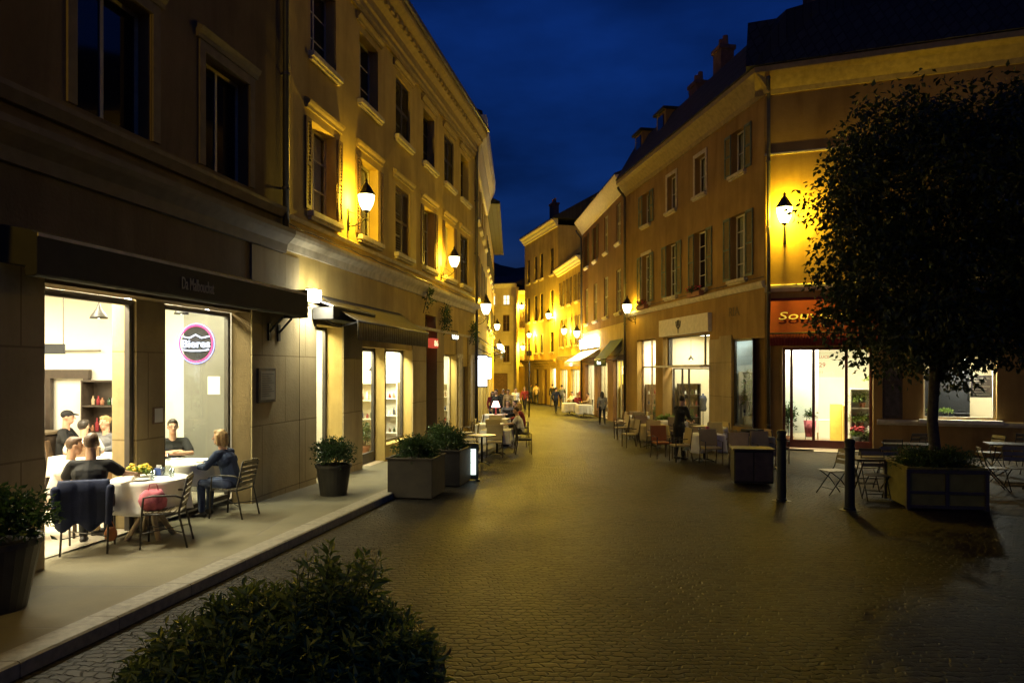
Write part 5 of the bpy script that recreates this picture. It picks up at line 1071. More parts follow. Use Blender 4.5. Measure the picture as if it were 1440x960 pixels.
# ------------------------------------------------------------------ restaurant terrace on the left
GR = 'guests at the restaurant'
def stool_pos(x, y): return SW(x, y)
tb = SW(-4.82, 9.86)
t = thing('restaurant_table', 'round wooden table hidden under the white cloth nearest the restaurant window', 'table', tb)
MB().lathe([(.45, .755), (.46, .765), (.46, .775), (.45, .785)], n=32).build('tabletop', 'wood_pale', t)
for k in range(4): a = PI/4+k*PI/2; MB().tube([(.10*math.cos(a), .10*math.sin(a), .75), (.08*math.cos(a), .08*math.sin(a), .35), (.30*math.cos(a), .30*math.sin(a), .0)], [.035, .04, .035], 8).build('leg', 'wood_pale', t, True)
tablecloth('round white cloth with deep folds on the terrace table of the man in black', tb, 0, None, .475, .785, .40)
def tumbler(label, loc, r=.035, h=.12, mat='glassware', group='glasses on the terrace table'):
    t = thing('drinking_glass', label, 'glass', loc, 0, group); MB().lathe([(r*.8, 0), (r, h), (r-.003, h), (r*.8-.003, .008), (.002, .008)], n=14).build('tumbler', mat, t, True); return t
T0 = tb.z+.795
for x, y, lab in ((-4.69, 9.66, 'tumbler at the front of the round white tablecloth'), (-4.55, 9.89, 'tumbler on the right edge of the round white tablecloth'), (-4.75, 10.06, 'tumbler beside the water bottle on the white tablecloth')): tumbler(lab, (x, y, T0))
t = thing('water_bottle', 'clear bottle standing on the round white tablecloth', 'bottle', (-4.67, 10.04, T0)); MB().lathe([(.038, 0), (.04, .02), (.04, .17), (.015, .24), (.015, .29)], n=14).build('bottle', 'glassware', t, True); MB().lathe([(.018, .285), (.018, .305)], n=10).build('cap', 'napkin_blue', t)
t = thing('napkin_box', 'small blue box on the round white tablecloth', 'box', (-4.81, 10.08, T0)); MB().box(-.05, .05, -.04, .04, 0, .10).build('box', 'napkin_blue', t, bevel=.004); MB().box(-.035, .035, -.01, .01, .1, .14).build('napkin', 'paper', t)
t = thing('flower_bunch', 'bunch of yellow flowers lying on the white tablecloth by the man in black', 'flowers', (-4.99, 9.92, T0)); shrub_leaves((0, 0, .06), (.17, .15, .10), 60, 5, .05, -.1).build('leaves', 'leaf_bright', t)
m = MB()
for k in range(42): a = random.uniform(0, 6.28); r_ = random.uniform(0, .16); m.ell((r_*math.cos(a), r_*math.sin(a), .08+random.uniform(0, .09)), (.026, .026, .016), None, 7, 5)
m.build('blossom', 'petal_yellow', t)
t = thing('plate', 'white plate on the round white tablecloth', 'plate', (-4.82, 9.62, T0)); MB().lathe([(.05, 0), (.10, .012), (.12, .018), (.10, .016), (.01, .006)], n=22).build('dish', 'china', t, True)
h1_ = 20
p1 = SW(-5.22, 9.12); cafe_armchair('metal armchair with a navy jacket over its back, under the man in black', p1, R(h1_+180), 'metal armchairs by the restaurant')
person('seated man seen from behind in a black T-shirt, at the round white table', p1+Vector((0, .0, -.02)), h1_, 'sit', 1.84, 'cloth_black', 'short', 'cloth_black', 'hair_brown', 'short', lean=.14, arms=[((-.28, .08, -.25), (-.10, .36, -.24)), ((.33, .07, -.20), (.40, .32, -.24))], group=GR, vox=.011)
t = thing('jacket', 'navy jacket draped over the armchair back behind the man in black', 'jacket', p1, R(h1_+180))
m = MB(); n = 16; 
def jk(a, k):   # drape over the back: k from front lower edge over the top to rear hem
    x = -.27+.54*a/n; w = .007*math.sin(a*1.1)+.005*math.sin(a*2.3)
    path = [(.17, .62), (.20, .75), (.245, .88), (.29, .905), (.335, .885), (.345, .75), (.335, .60), (.33, .45), (.325, .34+.05*math.sin(a*.8))]
    y, z = path[k]; return (x*(1.0+.12*(k > 4)), y+w*(.3+(k > 3)*1.0), z)
for k in range(9):
    for a in range(n+1): m.v.append(jk(a, k))
for k in range(8):
    for a in range(n): o_ = k*(n+1)+a; m.f.append((o_, o_+1, o_+n+2, o_+n+1))
o = m.build('body', 'cloth_navy', t, True); s_ = o.modifiers.new('thick', 'SOLIDIFY'); s_.thickness = .014
MB().cap((-.29, .35, .80), .05, (-.27, .36, .40), .035).build('sleeve', 'cloth_navy', t, True); MB().cap((.29, .35, .80), .05, (.28, .36, .44), .035).build('sleeve', 'cloth_navy', t, True)
t = thing('orange_bag', 'small orange bag hanging under the armchair of the man in black', 'bag', p1+Vector((.30, -.05, .12)), .3); MB().ell((0, 0, .09), (.075, .06, .09)).build('pouch', 'cloth_orange', t, True); MB().tube([(-.05, 0, .15), (0, 0, .27), (.05, 0, .15)], .006).build('strap', 'cloth_orange', t)
p2 = Vector((-6.02, 9.75, gz(9.75)+G0)); sling_chair('chair under the man in the white shirt by the left pillar', p2, R(-62+180), 'chairs inside the restaurant', 'wood')
person('seated man in a white shirt half hidden by the left pillar', p2, -62, 'sit', 1.7, 'cloth_white', 'short', 'cloth_tan', 'hair_brown', 'short', lean=.22, group=GR)
p6 = Vector((-5.52, 10.52, gz(10.5)+G0)); sling_chair('chair of the blond child in yellow behind the round table', p6, R(-128+180), 'chairs inside the restaurant', 'wood')
person('blond child in a yellow top leaning over the round white table', p6+Vector((0, 0, .02)), -128, 'sit', 1.42, 'cloth_yellow', 'short', 'cloth_jeans', 'hair_blond', 'bob', lean=.5, group=GR, arms=[((-.22, .16, -.2), (-.08, .36, -.16)), ((.22, .16, -.2), (.05, .38, -.15))])
p8 = SW(-4.30, 11.4); cafe_armchair('metal armchair with crossed legs under the woman in blue', p8, R(80+180), 'metal armchairs by the restaurant')
person('seated blond woman in a blue sweater facing left beside the right pillar', p8+Vector((0, 0, -.02)), 80, 'sit', 1.72, 'cloth_bluegrey', 'long', 'cloth_jeans', 'hair_blond', 'bob', lean=.22, group=GR, arms=[((-.24, .14, -.26), (-.1, .36, -.28)), ((.24, .14, -.26), (.10, .40, -.24))], turn=8, vox=.011)
p9 = SW(-4.42, 9.42); cafe_armchair('empty metal armchair with a rose bag, right of the round table', p9, R(105+180), 'metal armchairs by the restaurant')
t = thing('shopping_bag', 'crumpled rose and white bag on the empty armchair seat', 'bag', p9+Vector((-.12, -.06, .455)), .4)
m = MB(); m.lathe([(.10, 0), (.15, .03), (.165, .12), (.14, .2), (.10, .25), (.08, .24)], n=18); m.v = [(x*(1+.12*math.sin(9*z*7+x*30)), y*(.85+.1*math.sin(x*40)), z) for x, y, z in m.v]; m.build('bag_body', 'cloth_pink', t, True); MB().tube([(-.06, 0, .23), (-.04, 0, .32), (.04, 0, .32), (.06, 0, .23)], .007).build('handle', 'cloth_pink', t)
# inside the restaurant
def sq_table(label, x, y, cloth, clab, z=None, rad=.42, group='tables inside the restaurant'):
    q = Vector((x, y, fl if z is None else z)); pedestal_table(label, q, FL.rz, group, rad, .74, 'wood_pale', True)
    if cloth: tablecloth(clab, q, FL.rz, 'square cloths inside the restaurant', rad+.02, .745, .28, True)
    return q
sq_table('square table between the woman in blue and the man in glasses', -5.22, 11.72, True, 'white cloth on the table beside the woman in blue')
p7 = Vector((-5.68, 12.35, fl)); sling_chair('chair of the man with glasses behind the right window', p7, R(-145+180), 'chairs inside the restaurant', 'wood_dark')
person('dark-haired man with glasses in black, facing out of the right window', p7, -150, 'sit', 1.76, 'cloth_black', 'short', 'cloth_jeans', 'hair_dark', 'short', lean=.12, group=GR, glasses=True, arms=[((-.27, .12, -.26), (.02, .32, -.24)), ((.27, .12, -.26), (.0, .36, -.20))])
sq_table('square table deep in the restaurant under a white cloth', -7.2, 12.6, True, 'white cloth on the table deep in the restaurant')
for px, y, hd, lab, kw in ((90, 13.55, -75, 'man in a dark cap and black shirt deep inside the restaurant', dict(shirt='cloth_black', sleeve='short', hair='cloth_black', style='cap', h=1.86)), (118, 12.5, 30, 'dark-haired diner in a white shirt resting a hand on the chin', dict(shirt='cloth_white', sleeve='short', hair='hair_dark', h=1.72, turn=-40)), (151, 13.4, 165, 'woman with pinned-up blond hair in a grey top inside the restaurant', dict(shirt='cloth_grey', hair='hair_blond', style='bun', h=1.74))):
    q = Vector((xw(px, y), y, fl)); sling_chair('chair under the '+lab, q, R(hd+180), 'chairs inside the restaurant', 'wood'); person(lab, q, hd, 'sit', group=GR, **kw)
FW = Frame(FL.w(11.78, 6.2)[:2], FL.w(11.78, .6)[:2])     # far wall of the restaurant; x runs back towards the street
X = lambda yin: 6.2-yin
t = thing('bar_counter', 'dark bar counter at the back of the restaurant behind the man in the cap', 'bar', FW.w(X(6.1), -1.0, fl), FW.rz); MB().box(0, 2.0, 0, .5, 0, 1.02).build('front', 'wood_dark', t, bevel=.01); MB().box(-.05, 2.05, -.06, .55, 1.02, 1.07).build('worktop', 'trim_dark', t, bevel=.006)
t = thing('coffee_machine', 'chrome and black coffee machine on the bar', 'coffee machine', FW.w(X(5.5), -.8, fl+1.07), FW.rz); MB().box(0, .7, -.2, .25, .06, .42).box(.03, .67, -.24, -.201, .30, .40).build('body', 'cloth_black', t, bevel=.02); MB().box(.05, .65, -.24, .2, 0, .06).tube([(.2, -.22, .3), (.2, -.26, .18)], .03, 8).tube([(.48, -.22, .3), (.48, -.26, .18)], .03, 8).build('chrome_fittings', 'steel', t)
t = thing('hatch_frame', 'dark post-and-beam frame across the back wall of the restaurant', 'frame', FW.w(X(5.9), -.1, fl), FW.rz); MB().box(0, 2.0, 0, .09, 2.03, 2.2).build('beam', 'wood_dark', t); MB().box(1.05, 1.17, .003, .087, 0, 2.03).build('post', 'wood_dark', t); MB().box(1.88, 1.99, .003, .087, 0, 2.03).build('post', 'wood_dark', t); MB().box(0, .1, .003, .087, 0, 2.03).build('post', 'wood_dark', t)
t = thing('wall_duct', 'thin grey rail high on the back wall of the restaurant', 'rail', FW.w(X(5.9), -.05, fl+2.55), FW.rz); MB().box(0, 2.2, 0, .04, 0, .03).build('rail', 'room_grey', t)
def shelf_unit(label, loc, rz, w, h, d=.32, rows=4, mat='wood', group=None, cat='shelf'):
    t = thing('shelf_unit', label, cat, loc, rz, group); MB().box(0, .03, 0, d, 0, h).build('side_panel', mat, t); MB().box(w-.03, w, 0, d, 0, h).build('side_panel', mat, t); MB().box(.031, w-.031, d-.02, d-.002, 0, h).build('back_panel', mat, t)
    for k in range(rows+1): MB().box(.032, w-.032, .005, d-.022, h*k/rows-.0+(.0 if k < rows else -.03), h*k/rows+.03-(.0 if k < rows else .03)).build('shelf', mat, t)
    return t
def bottles_on(loc, rz, n, w, z, label, group, kinds=('bottle', 'china', 'pot_terra', 'wood_pale', 'cloth_red')):
    Rm = Matrix.Rotation(rz, 3, 'Z')
    for i in range(n):
        p = Vector(loc) + Rm @ Vector((.08+(w-.16)*(i+.5)/n, .14+random.uniform(-.03, .03), z)); k = random.choice(kinds); hh = random.uniform(.12, .26)
        o = MB().lathe([(.03, 0), (.036, .01), (.036, hh*.6), (.014, hh*.78), (.014, hh)], n=10).build('bottle' if k == 'bottle' else 'jar', k, None, True); o.location = p; tag(o, label, 'bottle' if k == 'bottle' else 'jar', group)
su = FW.w(X(3.85), -.36, fl); shelf_unit('dark wooden shelf with bottles against the back wall of the restaurant', su, FW.rz, .95, 2.0, mat='wood_dark')
for k in (1, 2, 3): bottles_on(su, FW.rz, 7, .95, .5*k+.032, 'small bottle or jar on the restaurant back shelf', 'bottles on the restaurant shelf')
for (px, y, zb, lab) in ((139, 10.5, 2.92, 'black cone pendant lamp hanging in the left restaurant window'), (255, 12.4, 3.12, 'black cone pendant lamp behind the right restaurant window')):
    t = thing('pendant_lamp', lab, 'pendant lamp', (xw(px, y), y, zb), 0, 'black pendant lamps'); MB().lathe([(.12, 0), (.11, .03), (.05, .12), (.025, .16), (.02, .2)], n=18).build('shade', 'iron', t, True); MB().tube([(0, 0, .2), (0, 0, 3.74-zb)], .006).build('cord', 'iron', t); MB().ell((0, 0, .03), .035).build('bulb', 'panel_glow', t, True)
for (px, py, y, lab) in ((181, 420, 10.9, 'upper white spotlight inside the left restaurant window'), (166, 432, 11.0, 'lower white spotlight inside the left restaurant window'), (291, 437, 12.3, 'white spotlight inside the right restaurant window')):
    z = CAMH+(HY-py)/FOC*y; t = thing('ceiling_spot', lab, 'spotlight', (xw(px, y), y, z), 0, 'ceiling spots in the restaurant'); MB().ell((0, -.02, 0), (.05, .03, .04)).build('lens', 'spot_glow', t, True); MB().lathe([(.05, .02), (.05, .1), (.01, .13)], n=10).tube([(0, 0, .12), (0, 0, 3.74-z)], .01).build('housing', 'iron', t)
q = FL.w(ux-.25, 2.25, fl); pot('pot of the green plant behind the man with glasses', q, .14, .18, .5, 'pot_terra'); shrub('leafy green plant behind the man with glasses', q+Vector((0, 0, .5)), (.35, .35, .62), None, 90, 7, .11, 'leaf_bright')
t = thing('wall_notice', 'white sheet of paper on the grey partition', 'notice', FL.w(ux-.006, 1.0, 1.75), FL.rz-PI/2); MB().box(-.12, .12, -.003, .003, 0, .32).build('sheet', 'paper', t)
t = thing('hanging_sign', 'small dark sign board at the top left inside the restaurant window', 'sign', (xw(74, 10.2), 10.2, 2.48), .1); MB().box(-.16, .16, -.02, .02, -.07, .07).build('board', 'cloth_black', t, bevel=.006); MB().tube([(-.14, 0, .07), (-.14, 0, 1.25)], .005).tube([(.14, 0, .07), (.14, 0, 1.25)], .005).build('wire', 'iron', t)
# ------------------------------------------------------------------ shop goods on the left
s2u = F2L.w(d2[0]-.05, 1.7, fl2-.04)
shelf_unit('pale shelf of plants behind the glass door on the left', s2u, F2L.rz, 1.0, 2.2, mat='wood_pale')
for k in (1, 2, 3): bottles_on(s2u, F2L.rz, 5, 1.0, .55*k+.032, 'small jar on the pale shelf behind the left glass door', 'jars behind the left glass door')
q = F2L.w(d2[0]+.55, .75, fl2-.03); pot('terracotta pot just inside the left glass door', q, .17, .23, .55, 'pot_terra'); shrub('thin green plant in the terracotta pot inside the left glass door', q+Vector((0, 0, .52)), (.25, .25, .75), None, 50, 6, .10, 'leaf_bright')
s3u = F2L.w(w3[1]-.75, .95, .22-.1); shelf_unit('white display shelf inside the second left shop window', s3u, F2L.rz, .9, 1.5, mat='room_cream')
for k in (1, 2, 3): bottles_on(s3u, F2L.rz, 5, .9, .375*k+.032, 'small item on the white display shelf in the left shop window', 'items in the left shop window')
# ------------------------------------------------------------------ lit menu board
q = at(657, 675); t = thing('menu_board', 'backlit white menu board in a black frame at the planters', 'menu board', q, R(4))
MB().box(-.25, .25, -.05, .05, .03, .82).build('frame', 'iron', t, bevel=.012); MB().box(-.19, .19, -.058, -.052, .13, .70).build('screen', 'screen_glow', t)
MB().box(-.28, -.2, -.16, .16, 0, .03).build('foot', 'iron', t); MB().box(.2, .28, -.16, .16, 0, .03).build('foot', 'iron', t)
m = MB(); 
for z, a, b in ((.655, -.17, .15), (.56, -.10, .02), (.53, -.02, .08), (.39, .08, .14), (.24, -.16, 0), (.21, -.16, -.05)): m.box(a, b, -.061, -.0585, z, z+.012)
m.build('menu_lines', 'letter_dark', t); light('AREA', (0, -.09, .42), 5, (.8, 1, .9), t, .36, (R(90), 0, 0), .5, name='board_light')
# ------------------------------------------------------------------ left street terrace
gl, gc = 'tables of the left street terrace', 'cloths of the left street terrace'; ch = 'chairs of the left street terrace'
def G(x, y): return Vector((x, y, gz(y)))
q = G(-.80, 19.6); pedestal_table('bare round cafe table nearest the lit menu board', q, 0, gl, .38, .78, 'steel')
lt = [(-.45, 22.2, 'first'), (-.75, 25.2, 'second'), (-.55, 28.6, 'third'), (-.8, 32.0, 'fourth')]
for x, y, k in lt:
    q = G(x, y); pedestal_table(f'square table under the {k} white cloth of the left terrace', q, -.15, gl, .42, .74, 'wood_pale', True); tablecloth(f'white tablecloth, {k} from the menu board on the left terrace', q, -.15, gc, .44, .745, .34, True)
cs0 = sling_chair('pale fabric chair in front of the first left terrace table', G(-.5, 21.45), 0, ch, 'cloth_cream')
for (x, y, rz, lab) in ((-1.25, 22.2, R(-90), 'pale fabric chair left of the first left terrace table'), (-1.5, 25.2, R(-95), 'pale fabric chair left of the second left terrace table'), (-.6, 24.4, R(8), 'pale fabric chair in front of the second left terrace table'), (-.65, 27.7, R(-6), 'pale fabric chair in front of the third left terrace table'), (-1.35, 28.7, R(-85), 'pale fabric chair left of the third left terrace table')): dup(cs0, G(x, y), rz, lab)
ck0 = sling_chair('dark chair under the guest in white on the left terrace', G(.30, 24.9), R(80), 'dark chairs of the left street terrace', 'cloth_black')
for (x, y, rz, lab) in ((.35, 22.4, R(95), 'empty dark chair right of the first left terrace table'), (.40, 28.3, R(85), 'dark chair under the guest in red on the left terrace'), (.2, 31.8, R(90), 'dark chair beside the fourth left terrace table'), (-.2, 33.4, R(180), 'dark chair behind the fourth left terrace table')): dup(ck0, G(x, y), rz, lab)
GL = 'guests on the left street terrace'
person('seated guest in a white top at the second left terrace table', G(.30, 24.9), 80, 'sit', 1.7, 'cloth_white', 'short', 'cloth_black', 'hair_brown', 'short', lean=.15, group=GL)
person('seated guest in a red top at the third left terrace table', G(.40, 28.3), 85, 'sit', 1.74, 'cloth_red', 'long', 'cloth_black', 'hair_blond', 'bob', lean=.1, group=GL)
person('seated guest in dark clothes at the fourth left terrace table', G(.2, 31.8), 90, 'sit', 1.75, 'cloth_black', 'long', 'cloth_black', 'hair_dark', 'short', group=GL)
person('seated guest in grey facing the camera at the fourth left terrace table', G(-.2, 33.4), 180, 'sit', 1.7, 'cloth_grey', 'long', 'cloth_black', 'hair_brown', 'long', group=GL)
person('standing waiter in dark clothes by the left shop lightboxes', G(-.75, 36.0), 150, 'stand', 1.78, 'cloth_black', 'long', 'cloth_black', 'hair_dark', group=GL)
person('standing woman in a red jacket by the left shop lightboxes', G(-1.0, 37.5), 200, 'stand', 1.66, 'cloth_red', 'long', 'cloth_jeans', 'hair_dark', 'long', group=GL)
person('standing man in a brown jacket beyond the left terrace', G(-.2, 40.0), 170, 'stand', 1.74, 'cloth_tan', 'long', 'cloth_black', 'hair_dark', group=GL)
t = thing('table_lamp', 'small red-footed lamp with a white shade at the left terrace', 'lamp', G(-.70, 32.0)+Vector((0, 0, .755))); MB().lathe([(.09, 0), (.02, .03), (.02, .35)], n=12).build('foot', 'cloth_red', t, True); MB().lathe([(.19, .32), (.10, .58)], n=16).build('shade', 'red_lamp', t, True); light('POINT', (0, 0, .7), 8, (1, .7, .6), t, .08, name='table_bulb')
# ------------------------------------------------------------------ passers-by
PB_ = 'people walking in the street'
person('woman with long dark hair walking away, bag on her shoulder, grey top', at(847, 597), 4, 'walk', 1.66, 'cloth_grey', 'long', 'cloth_black', 'hair_dark', 'long', group=PB_, extra=('bag',))
person('man in a dark jacket walking away beside the man in olive', at(777, 571), 8, 'walk', 1.72, 'cloth_black', 'long', 'cloth_grey', 'hair_dark', 'short', group=PB_)
person('man in an olive shirt walking away with a backpack', at(790, 575), -5, 'walk', 1.76, 'cloth_green', 'short', 'cloth_grey', 'hair_dark', 'short', group=PB_, extra=('backpack',))
person('distant stooped man in black at the street bend', at(756, 564), 60, 'walk', 1.7, 'cloth_black', 'long', 'cloth_black', 'hair_grey', 'short', group=PB_)
person('distant person in blue jeans at the street bend', at(746, 566), -60, 'walk', 1.66, 'cloth_grey', 'long', 'cloth_jeans', 'hair_dark', 'short', group=PB_)
for (x, y, hd, lab, kw) in ((.2, 47, 200, 'man in a pale shirt walking towards the camera beyond the left terrace', dict(shirt='cloth_white')), (.9, 52, 170, 'woman in a red top walking towards the camera in the far street', dict(shirt='cloth_red', style='long', h=1.66)), (-.5, 44, 150, 'person in a dark coat by the left shop doors', dict(shirt='cloth_black')), (2.0, 61, 0, 'distant person in tan near the golden house doors', dict(shirt='cloth_tan')), (2.9, 49, -20, 'man in a navy top walking away before the far terrace', dict(shirt='cloth_navy')), (3.35, 62, 20, 'distant woman in white by the bright golden house shop', dict(shirt='cloth_white', style='long', h=1.65))):
    person(lab, Vector((x, y, gz(y))), hd, 'walk', legs='cloth_black', group=PB_, **kw)
GF = 'guests of the far right terrace'
for (px, py, hd, lab, kw) in ((805, 577, 120, 'seated guest in pale clothes at the far right terrace', dict(pose='sit', shirt='cloth_white')), (818, 579, -30, 'standing waitress in a rose top at the far right terrace', dict(pose='stand', shirt='cloth_pink', style='bun', h=1.68)), (828, 581, 90, 'seated guest in tan at the far right terrace', dict(pose='sit', shirt='cloth_tan')), (812, 580, 200, 'seated guest in red facing the camera at the far right terrace', dict(pose='sit', shirt='cloth_red', h=1.7))):
    q = at(px, py)
    person(lab, q, hd, group=GF, **kw)
    if kw['pose'] == 'sit': dup(ck0, q, R(hd+180), 'dark chair under the '+lab, 'dark chairs of the far right terrace')
for (px, py, lab) in ((801, 583, 'white-clothed table nearest the walkers on the far right terrace'), (821, 586, 'white-clothed table before the glaring awning on the far right terrace')):
    q = at(px, py); pedestal_table('table under the '+lab, q, .1, 'tables of the far right terrace', .42, .74, 'wood_pale', True); tablecloth(lab.replace('white-clothed table', 'white cloth on the table'), q, .1, 'cloths of the far right terrace', .44, .745, .5, True)
q = at(744, 586); t = thing('sign_post', 'thin dark post standing in the middle of the far street', 'post', q); MB().tube([(0, 0, 0), (0, 0, 4.3)], [.05, .035], 10).build('post', 'iron', t, True); MB().box(-.16, .16, -.02, .02, 3.75, 4.05).tube([(-.03, 0, 4.3), (0, 0, 4.42), (.12, 0, 4.42)], .02).build('sign_plate', 'dark_metal', t)
# ------------------------------------------------------------------ right street terrace
gt, gk = 'tables of the right street terrace', 'cloths of the right street terrace'
RT = [(5.30, 20.4, 'nearest the man in black', 'cloth_white'), (4.65, 24.6, 'behind the orange chair', 'cloth_cream'), (4.85, 28.0, 'third along the right terrace', 'cloth_cream'), (6.35, 23.6, 'close to the lit blue window', 'cloth_white'), (5.25, 31.0, 'fourth along the right terrace', 'cloth_white'), (5.85, 27.0, 'before the emblem shop door', 'cloth_white'), (6.35, 19.6, 'beside the black terrace box', 'cloth_cream')]
for x, y, k, fb in RT:
    q = G(x, y); pedestal_table(f'square table {k}', q, .17, gt, .42, .74, 'wood_pale', True); tablecloth(f'{"white" if fb == "cloth_white" else "cream"} tablecloth on the table {k}', q, .17, gk, .44, .745, .42, True, fb)
rc = 'pale chairs of the right street terrace'
cr0 = sling_chair('pale chair left of the white table nearest the man in black', G(4.62, 20.3), R(100-180), rc, 'cloth_cream')
RC = [(5.25, 19.5, 5, 'pale chair in front of the white table nearest the man in black'), (4.62, 23.75, 8, 'pale chair in front of the table behind the orange chair'), (3.95, 24.6, -80, 'pale chair left of the table behind the orange chair'), (4.15, 28.0, -85, 'pale chair left of the third right terrace table'), (4.8, 27.2, 4, 'pale chair in front of the third right terrace table'), (4.9, 28.9, 180, 'pale chair behind the third right terrace table'), (5.55, 28.1, 95, 'pale chair right of the third right terrace table'), (4.55, 31.0, -85, 'pale chair left of the fourth right terrace table'), (5.25, 30.2, 6, 'pale chair in front of the fourth right terrace table'), (5.95, 31.1, 92, 'pale chair right of the fourth right terrace table'), (5.25, 31.85, 178, 'pale chair behind the fourth right terrace table'), (6.35, 22.8, 6, 'pale chair in front of the table close to the lit blue window'), (7.0, 23.4, 100, 'pale chair right of the table close to the lit blue window'), (5.6, 18.2, -12, 'pale chair with its back to the camera beside the black box'), (5.85, 26.2, 10, 'pale chair in front of the table before the emblem shop door'), (6.35, 18.7, 5, 'pale chair in front of the cream table beside the black box'), (7.1, 19.8, 95, 'pale chair right of the cream table beside the black box')]
cr1 = sling_chair('brown chair behind the white table nearest the man in black', G(5.35, 21.35), R(178), 'brown chairs of the right street terrace', 'cloth_tan')
for i_, (x, y, a, lab) in enumerate(RC):
    br = i_ % 3 == 1
    dup(cr1 if br else cr0, G(x, y), R(a), lab.replace('pale', 'brown') if br else lab)
sling_chair('orange-backed chair in front of the standing man in black', G(4.28, 21.15), R(12), 'orange chairs of the right terrace', 'cloth_orange')
person('standing man in black looking down at the white terrace table', G(4.72, 20.9), -60, 'stand', 1.78, 'cloth_black', 'long', 'cloth_black', 'hair_dark', 'short', lean=.12, arms=[((-.24, .06, -.32), (-.10, .27, -.42)), ((.24, .06, -.32), (.12, .29, -.40))], turn=20)
t = thing('candle_holder', 'small rose candle holder on the white table nearest the man in black', 'candle', G(5.38, 20.35)+Vector((0, 0, .755))); MB().lathe([(.05, 0), (.05, .02), (.015, .04), (.05, .1), (.055, .2)], n=12).build('holder', 'cloth_pink', t, True)
for x, y, lab in ((5.2, 20.5, 'glass on the white table nearest the man in black'), (6.3, 23.6, 'glass on the table close to the lit blue window'), (4.9, 28.05, 'glass on the third right terrace table')): tumbler(lab, G(x, y)+Vector((0, 0, .755)), .04, .16, group='glasses on the right terrace')
t = thing('folded_parasol', 'folded dark cushion stack lying on the cream table beside the black box', 'cushions', G(6.35, 19.6)+Vector((0, 0, .755)), .2); MB().obox((0, 0, .05), (.5, .42, .09)).build('cushion', 'cloth_grey', t, bevel=.03); MB().obox((.03, .02, .135), (.48, .4, .075)).build('cushion', 'cloth_black', t, bevel=.03); t.name = 'cushion_stack'
q = at(1057, 680); t = thing('service_cabinet', 'black waist-high terrace cabinet beside the left bollard', 'cabinet', q, R(-9)); MB().box(-.40, .40, -.28, .28, .05, .74).build('carcass', 'cloth_black', t, bevel=.012); MB().box(-.43, .43, -.31, .31, .742, .78).build('worktop', 'wood_dark', t, bevel=.008); MB().box(-.38, -.01, -.3, -.282, .1, .7).build('door', 'wood_dark', t, bevel=.006); MB().box(.01, .38, -.3, -.282, .1, .7).build('door', 'wood_dark', t, bevel=.006); MB().tube([(.46, -.2, .35), (.52, -.2, .35), (.52, .2, .35), (.46, .2, .35)], .012).tube([(.4, -.2, .35), (.46, -.2, .35)], .012).tube([(.4, .2, .35), (.46, .2, .35)], .012).build('rail', 'steel', t)
q = G(6.2, 29.6); trough('low planter with bright grass on the right terrace', q, .17, .9, .3, .42, 'pot_dark'); shrub('bright green grassy plant in the low terrace planter', q+Vector((0, 0, .4)), (.5, .22, .24), None, 130, 6, .11, 'leaf_bright')
# window boxes on the corner house
for i, lab in ((3, 'dark flower box under the last corner house window, by the lantern'), (1, 'flower box under the second corner house window')):
    q = F1.w(cs[i], -.22, 5.0); t = thing('flower_box', lab, 'flower box', q, F1.rz, 'flower boxes on the corner house'); MB().box(-.6, .6, -.1, .1, 0, .2).build('trough', 'pot_terra', t, bevel=.01); shrub_leaves((0, -.03, .2), (.62, .22, .24), 110, 6, .07, -.4).build('foliage', 'leaf_box', t)
    m = MB()
    for k in range(50): m.ell((random.uniform(-.55, .55), random.uniform(-.2, .1), .2+random.uniform(.02, .2)), (.03, .03, .02), None, 6, 4)
    m.build('blossom', 'petal_red', t)
# ------------------------------------------------------------------ plaza bistro furniture
gf, gp = 'folding chairs on the plaza', 'folding tables on the plaza'
def bistro_table(label, loc, rz, w=1.1, d=.7):
    t = thing('folding_table', label, 'table', loc, rz, gp); m = MB()
    for k in range(7): m.box(-w/2, w/2, -d/2+d*k/7+.004, -d/2+d*(k+1)/7-.004, .72, .745)
    m.box(-w/2+.05, -w/2+.08, -d/2+.02, d/2-.02, .69, .72).box(w/2-.08, w/2-.05, -d/2+.02, d/2-.02, .69, .72); m.build('tabletop', 'wood_dark', t)
    for sx in (-1, 1):
        x = sx*(w/2-.12); MB().tube([(x, -d/2+.05, 0), (x, d/2-.08, .69)], .012).build('leg', 'iron', t); MB().tube([(x-.03*sx, d/2-.05, 0), (x-.03*sx, -d/2+.08, .69)], .012).build('leg', 'iron', t)
    MB().tube([(-w/2+.12, 0, .345), (w/2-.12, 0, .345)], .009).build('stretcher', 'iron', t); return t
q = at(1240, 698); bistro_table('long folding table between the right bollard and the panelled planter', q, R(-6), 1.15, .7)
bistro_table('folding table nearer the flower shop door behind the right bollard', at(1275, 668), R(-21), 1.0, .65); bistro_table('folding table at the right edge under the tree crown', at(1418, 668), R(-21), .9, .7)
cf0 = folding_chair('folding chair seen side-on between the two bollards', at(1172, 694), R(-78), gf)
for (px, py, a, lab) in ((1232, 702, -12, 'folding chair with its back to the camera at the long plaza table'), (1218, 688, 170, 'folding chair on the far side of the long plaza table'), (1262, 690, 12, 'folding chair half behind the panelled planter'), (1252, 668, 165, 'folding chair beside the folding table nearer the flower shop'), (1284, 655, 185, 'folding chair against the wall under the display window'), (1304, 662, 160, 'folding chair just left of the tree trunk'), (1398, 690, 70, 'folding chair right of the panelled planter'), (1432, 690, -15, 'folding chair at the right edge of the plaza'), (1436, 655, 165, 'folding chair by the wall at the right edge'), (1392, 662, -80, 'folding chair left of the table at the right edge')): dup(cf0, at(px, py), R(a), lab)
